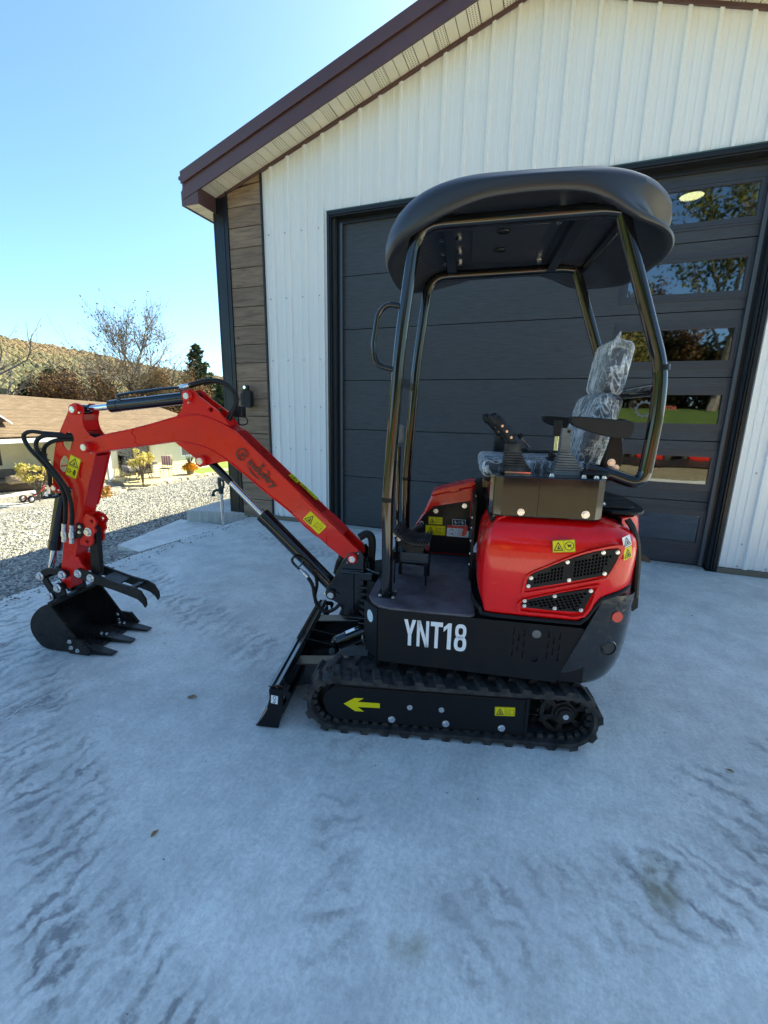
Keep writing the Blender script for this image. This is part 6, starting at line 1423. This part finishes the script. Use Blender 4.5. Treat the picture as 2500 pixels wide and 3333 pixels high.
s = rng.uniform(2.4, 4.6, n)[:, None, None] * rng.uniform(.8, 1.15, (n, len(IV), 1)) * np.array([1, 1, 1.25])
V = (IV[None] * s + pc[:, None, :] + np.array([0, 0, 2.0])).reshape(-1, 3); Fh = (IF[None] + len(IV) * np.arange(n)[:, None, None]).reshape(-1, 3)
tn = np.array([noise.noise(Vector((p[0] * .012, p[1] * .012, p[2] * .03))) for p in pc]); tt = np.clip(.28 + .42 * v_ + .30 * tn + rng.normal(0, .10, n), 0, 1)
HILLM = attr_mat('hill_forest', [(0, (.085, .090, .058)), (.35, (.125, .120, .068)), (.6, (.165, .135, .075)), (.8, (.20, .14, .082)), (1, (.18, .12, .08))], .95)
npgrid('hill_forest', V, Fh, HILLM, False, np.repeat(tt, len(IF)), kind='stuff', label='autumn coloured forest covering the far hill', category='forest')

# ------------------------------------------------------------------ things on the patio
def hthing(name, x, y, label, cat, rz_=0, z=0, **k): return empty(name, hw(x, y, z), HR + rz_, label=label, category=cat, **k)
WICK = mat('wicker_dark', (.045, .032, .025), .8, var=(60, (.09, .065, .05)), bump=(90, .8, .01)); WICK2 = mat('wicker_brown', (.13, .075, .045), .8, var=(50, (.22, .13, .08)), bump=(80, .8, .01)); CUSH = mat('cushion_grey', (.075, .072, .066), .9, var=(9, (.10, .096, .088)))
so = hthing('outdoor_sofa', -5.55, .62, 'dark wicker outdoor sofa with grey cushions against the porch wall', 'sofa', rad(-18))
b = MB(); b.rbox((0, 0, .19), (2.3, .8, .30), .03); b.rbox((0, .36, .50), (2.3, .12, .40), .03); b.rbox((1.1, 0, .40), (.12, .8, .30), .03); b.rbox((-1.1, 0, .40), (.12, .8, .30), .03); b.build('frame', WICK, so)
for x_ in (-.7, 0, .7):
    b = MB(); b.rbox((x_, -.04, .41), (.68, .70, .13), .04); b.build('seat_cushion', CUSH, so); b = MB(); b.rbox((x_, .24, .66), (.66, .16, .40), .06, rot=Matrix.Rotation(rad(-12), 3, 'X')); b.build('back_cushion', CUSH, so)
b = MB(); b.rbox((0, 0, 0), (.7, .35, .3), .12); me = b.mesh('blanket', [mat('blanket_fur', (.32, .27, .20), .95, var=(9, (.16, .11, .08), .9), bump=(30, 1, .05))])
for v in me.vertices: v.co += noise.noise_vector(v.co * 5) * .09
share('throw_blanket', me, None, hw(-6.35, .0, .55), (0, 0, HR), label='crumpled cream and brown throw on the end of the outdoor sofa', category='blanket')
ot = hthing('wicker_table', -5.35, -1.1, 'brown wicker coffee table in front of the outdoor sofa', 'table', rad(-25)); b = MB(); b.rbox((0, 0, .20), (.85, .55, .40), .02); b.build('base', WICK2, ot); b = MB(); b.rbox((0, 0, .415), (.9, .6, .03), .01); b.build('top', WICK2, ot)
b = MB(); b.cyl((0, 0, 0), (0, 0, .17), .045, n=14); o = b.build('candle', mat('candle_grey', (.30, .28, .24), .7), label='grey pillar candle on the wicker coffee table', category='candle'); o.location = hw(-5.45, -1.1, .43)
tb = hthing('fire_bowl', -6.0, -1.9, 'round dark fire bowl with a pale rim on the patio', 'fire bowl'); b = MB(); b.lathe([(.05, 0), (.36, 0), (.42, .20), (.45, .36), (.41, .36), (.36, .12), (.05, .1)], n=28); b.build('bowl', WICK, tb, fixn=False); b = MB(); b.lathe([(.40, .36), (.49, .35), (.50, .39), (.40, .40)], n=28); b.build('rim', mat('rim_grey', (.42, .41, .39), .6), tb, fixn=False)
tk = hthing('tricycle', -6.75, -2.2, 'red and white child tricycle at the left edge of the patio', 'tricycle', rad(10))
WH = mat('trike_red', (.45, .03, .02), .4)
for x_, y_, r_ in ((-.42, -.2, .13), (-.42, .2, .13), (.28, 0, .19)):
    b = MB(); b.lathe([(r_ - .04, -.03), (r_, -.025), (r_, .025), (r_ - .04, .03)], (x_, y_, r_), (0, 1, 0), n=20); b.cyl((x_, y_ - .02, r_), (x_, y_ + .02, r_), r_ * .5, n=12, m=1); b.build('wheel', [RUB, WHT], tk, fixn=False)
b = MB(); b.tube(spl([(-.42, 0, .14), (-.2, 0, .2), (.1, 0, .33), (.22, 0, .52)]), .03, 8); b.cyl((-.42, -.2, .13), (-.42, .2, .13), .015); b.tube([(.28, 0, .19), (.22, 0, .55)], .02, 8); b.build('frame', WH, tk)
b = MB(); b.tube(spl([(.16, -.2, .6), (.22, -.08, .58), (.22, .08, .58), (.16, .2, .6)]), .014, 8); b.build('handlebar', CHR, tk); b = MB(); b.rbox((-.14, 0, .31), (.24, .2, .06), .025); b.build('seat', WHT, tk)
def shrub(x, y, label, bm_, stem, h_, w_, n_, seed, z0=0, name='hydrangea_shrub'):
    t = hthing(name, x, y, label, 'shrub', z=z0); r = random.Random(seed); b = MB(); cs = []
    for i in range(n_):
        a = r.uniform(0, 6.28); q_ = r.random() ** .5; e = Vector((w_ * q_ * math.cos(a), w_ * q_ * math.sin(a), stem + (h_ - stem) * (r.uniform(.25, .95) * (1 - .4 * q_ * q_)))); cs.append(tuple(e)); b.tube([(0, 0, 0), (e.x * .15, e.y * .15, stem * .7 + .05), tuple(e)], .012, 4)
    b.build('stems', BARK, t, fixn=False); V, Fc, tt = leaf_cloud(cs, [.13] * n_, 1500, .045, seed=seed); leaf_obj('blooms', V, Fc, tt, bm_, t); return t
shrub(-6.95, -2.6, 'yellow hydrangea on bare stems at the left picture edge', HYD, .55, 1.75, .50, 26, 2)
shrub(-6.25, -4.55, 'low orange hydrangea behind the stone edging', HYO, .12, .75, .52, 24, 3)
shrub(-3.32, -3.25, 'yellow standard hydrangea on a thin trunk by the deck corner', HYD, .85, 1.75, .48, 26, 4)
# table, chairs, pot on the deck
IRON = mat('iron_dark', (.03, .026, .022), .6)
tg = hthing('patio_table', -1.75, -1.25, 'dark wrought iron patio table covered with things on the deck', 'table', z=.12); b = MB(); b.cyl((0, 0, .68), (0, 0, .71), .62, n=28); b.build('top', IRON, tg)
for a in range(4):
    b = MB(); b.tube(spl([(.35 * math.cos(a * 1.57), .35 * math.sin(a * 1.57), .68), (.22 * math.cos(a * 1.57), .22 * math.sin(a * 1.57), .35), (.45 * math.cos(a * 1.57), .45 * math.sin(a * 1.57), 0)]), .016, 6); b.build('leg', IRON, tg)
def chair(x, y, r_, lb):
    t = hthing('patio_chair', x, y, lb, 'chair', r_, z=.12, group='wrought iron chairs on the deck'); b = MB(); b.rbox((0, 0, .42), (.48, .46, .03), .01); b.build('seat', IRON, t)
    b = MB(); b.tube(spl([(-.22, .22, .42), (-.22, .27, .85), (0, .29, .95), (.22, .27, .85), (.22, .22, .42)]), .014, 6)
    for k_ in (-.12, 0, .12): b.tube([(k_, .23, .42), (k_, .29, .93)], .008, 5)
    b.build('backrest', IRON, t)
    for sx_, sy_ in ((-1, -1), (1, -1), (1, 1), (-1, 1)): b = MB(); b.tube(spl([(.2 * sx_, .19 * sy_, .42), (.19 * sx_, .18 * sy_, .2), (.25 * sx_, .25 * sy_, 0)]), .012, 5); b.build('leg', IRON, t)
    return t
chair(-2.7, -1.75, rad(70), 'wrought iron chair left of the patio table'); chair(-.95, -1.75, rad(-60), 'wrought iron chair with a striped towel right of the patio table'); chair(-1.75, -.35, 0, 'wrought iron chair behind the patio table'); chair(-2.35, -2.15, rad(160), 'wrought iron chair in front of the patio table')
q = NT('towel_stripe'); xs = sep(q); STR = q.fin(q.mix(q.ramp(q.math('FRACT', q.math('MULTIPLY', xs[0], 9.)), [(.45, 0.), (.55, 1.)]), (.40, .13, .12), (.62, .55, .48)), .95)
b = MB(); b.rbox((0, .02, .0), (.46, .10, .46), .03); me = b.mesh('towel', [STR]); 
share('striped_towel', me, None, hw(-.76, -1.62, .12 + .78), (0, 0, HR + rad(-60)), label='red and white striped towel over a patio chair back', category='towel')
b = MB(); b.rbox((0, 0, 0), (.8, .5, .10), .04); me = b.mesh('cloth', [mat('blue_cloth', (.20, .36, .46), .9, var=(5, (.50, .56, .58), .9))])
for v in me.vertices: v.co += noise.noise_vector(v.co * 4) * .10
share('blue_cloth', me, None, hw(-2.0, -1.35, .12 + .76), (0, 0, HR + .3), label='crumpled light blue cloth lying on the patio table', category='cloth')
b = MB(); b.rbox((0, 0, 0), (.7, .45, .3), .10); me = b.mesh('cushions', [mat('cushion_dark', (.05, .048, .05), .9, var=(6, (.40, .36, .33), .5))])
for v in me.vertices: v.co += noise.noise_vector(v.co * 5) * .10
share('cushion_heap', me, None, hw(-2.75, -1.75, .12 + .58), (0, 0, HR), label='heap of dark and grey cushions on the left patio chair', category='cushions'); share('cushion_heap', me, None, hw(-1.6, -.9, .12 + .86), (0, 0, HR + 1), label='dark patterned cushions piled behind the blue cloth', category='cushions')
po = hthing('flower_pot', .32, -1.95, 'clay pot of orange chrysanthemums with dark spiky grass on the deck', 'flower pot', z=.12); b = MB(); b.lathe([(.02, 0), (.15, 0), (.21, .28), (.23, .30), (.20, .30), (.02, .27)], n=22); b.build('pot', mat('clay', (.22, .17, .12), .8), po, fixn=False)
cs = [(.36 * math.cos(i * 2.4) * math.sqrt(i / 30), .36 * math.sin(i * 2.4) * math.sqrt(i / 30), .52 - .25 * (i / 30)) for i in range(30)]; V, Fc, tt = leaf_cloud(cs, [.12] * 30, 2200, .035, seed=8); leaf_obj('blooms', V, Fc, tt, MUM, po)
b = MB()
for i in range(40):
    a = random.uniform(0, 6.28); l_ = random.uniform(.3, .62); s_ = random.uniform(.05, .26); b.tube([(0, 0, .4), (s_ * .5 * math.cos(a), s_ * .5 * math.sin(a), .4 + l_ * .6), (s_ * math.cos(a), s_ * math.sin(a), .4 + l_)], .008, 3)
b.build('spiky_grass', mat('purple_grass', (.075, .035, .035), .8), po, fixn=False)
hb = hthing('hanging_basket', -5.0, .9, 'hanging basket with trailing greenery under the porch eave', 'planter', z=1.35); b = MB(); b.lathe([(.02, 0), (.13, .04), (.17, .16), (.02, .15)], n=16); b.build('basket', IRON, hb, fixn=False); b = MB()
for a in range(3): b.tube([(.16 * math.cos(a * 2.1), .16 * math.sin(a * 2.1), .16), (0, 0, .65)], .005, 4)
b.build('chain', IRON, hb); V, Fc, tt = leaf_cloud([(.1, 0, .2), (-.1, .05, .15), (.25, 0, .0), (.32, 0, -.25)], [.12, .12, .1, .1], 260, .04, seed=9); leaf_obj('foliage', V, Fc, tt, LGRN, hb)

# ------------------------------------------------------------------ behind the photographer: what the door windows mirror
for i, (x, y, h_, sd_, lf, lb) in enumerate([(7.5, -31, 9.5, 51, LOLV, 'olive tree opposite the garage, mirrored left in the door windows'), (13.8, -33, 18.5, 52, LGRN, 'tall green tree opposite the garage, mirrored right in the door windows'), (17.5, -30, 12.5, 53, LGRN, 'green tree furthest right opposite the garage'), (4.0, -34, 9.0, 54, AUT, 'brown tree behind the lawn opposite the garage'), (.5, -33, 10, 55, LOLV, 'olive tree left of the brown tree opposite the garage'), (-4, -34, 10.5, 56, LGRN, 'green tree at the left of the far lawn'), (19, -33, 12, 57, LOLV, 'olive tree at the right end of the far lawn'), (9.4, -37, 10.5, 58, AUT, 'brown tree between the two green trees opposite the garage')]):
    tree('yard_tree', (x, y, H(x, y) - .1), h_, sd_, lf, 9000, .17, lb, 'trees across the yard', levels=5, spread=.7, trunk_r=.16, first=.24, kids=(3, 4), clump=.8, widen=1.25)
b = MB(); cs = [(x_, -38 + 1.2 * math.sin(x_ * 1.3), 1.5 + z_) for x_ in np.arange(-14, 30, 1.1) for z_ in (.2, .9, 1.8, 3.0, 4.2, 5.2)]
V, Fc, tt = leaf_cloud(cs, [1.2] * len(cs), 40000, .26, seed=77); npgrid('far_woods', V, Fc, attr_mat('woods_dark', [(0, (.02, .022, .010)), (.5, (.055, .05, .02)), (1, (.12, .085, .03))], .9, .2), False, tt, kind='stuff', label='dark wood behind the far lawn', category='wood')
LRED = mat('loader_red', (.50, .02, .015), .4); LORG = mat('loader_orange', (.55, .22, .03), .45)
for i, (x, bd, lb) in enumerate([(5.0, LORG, 'small orange loader at the left of the parked row'), (6.5, LRED, 'small red loader in the middle of the parked row'), (8.0, LRED, 'small red loader at the right of the parked row')]):
    t = empty('skid_loader', (x, -12.4, -.07), rad(180), label=lb, category='loader', group='loaders parked across the yard')
    b = MB(); b.rbox((0, -.15, .62), (.80, 1.3, .84), .06); b.rbox((0, .45, 1.15), (.8, .4, .35), .05); b.build('body', bd, t)
    b = MB(); b.rbox((-.5, 0, .25), (.24, 1.5, .46), .10); b.build('track', RUB, t); b = MB(); b.rbox((.5, 0, .25), (.24, 1.5, .46), .10); b.build('track', RUB, t)
    for s_ in (-1, 1): b = MB(); b.tube(spl([(.42 * s_, .5, 1.1), (.42 * s_, -.3, 1.05), (.42 * s_, -.85, .5)]), .06, 8); b.build('lift_arm', bd, t)
    b = MB(); b.prism([(-.95, .03), (-1.35, .02), (-1.4, .05), (-1.05, .22), (-.95, .24)], -.75, .75, ax='x'); b.build('bucket', STEEL, t)
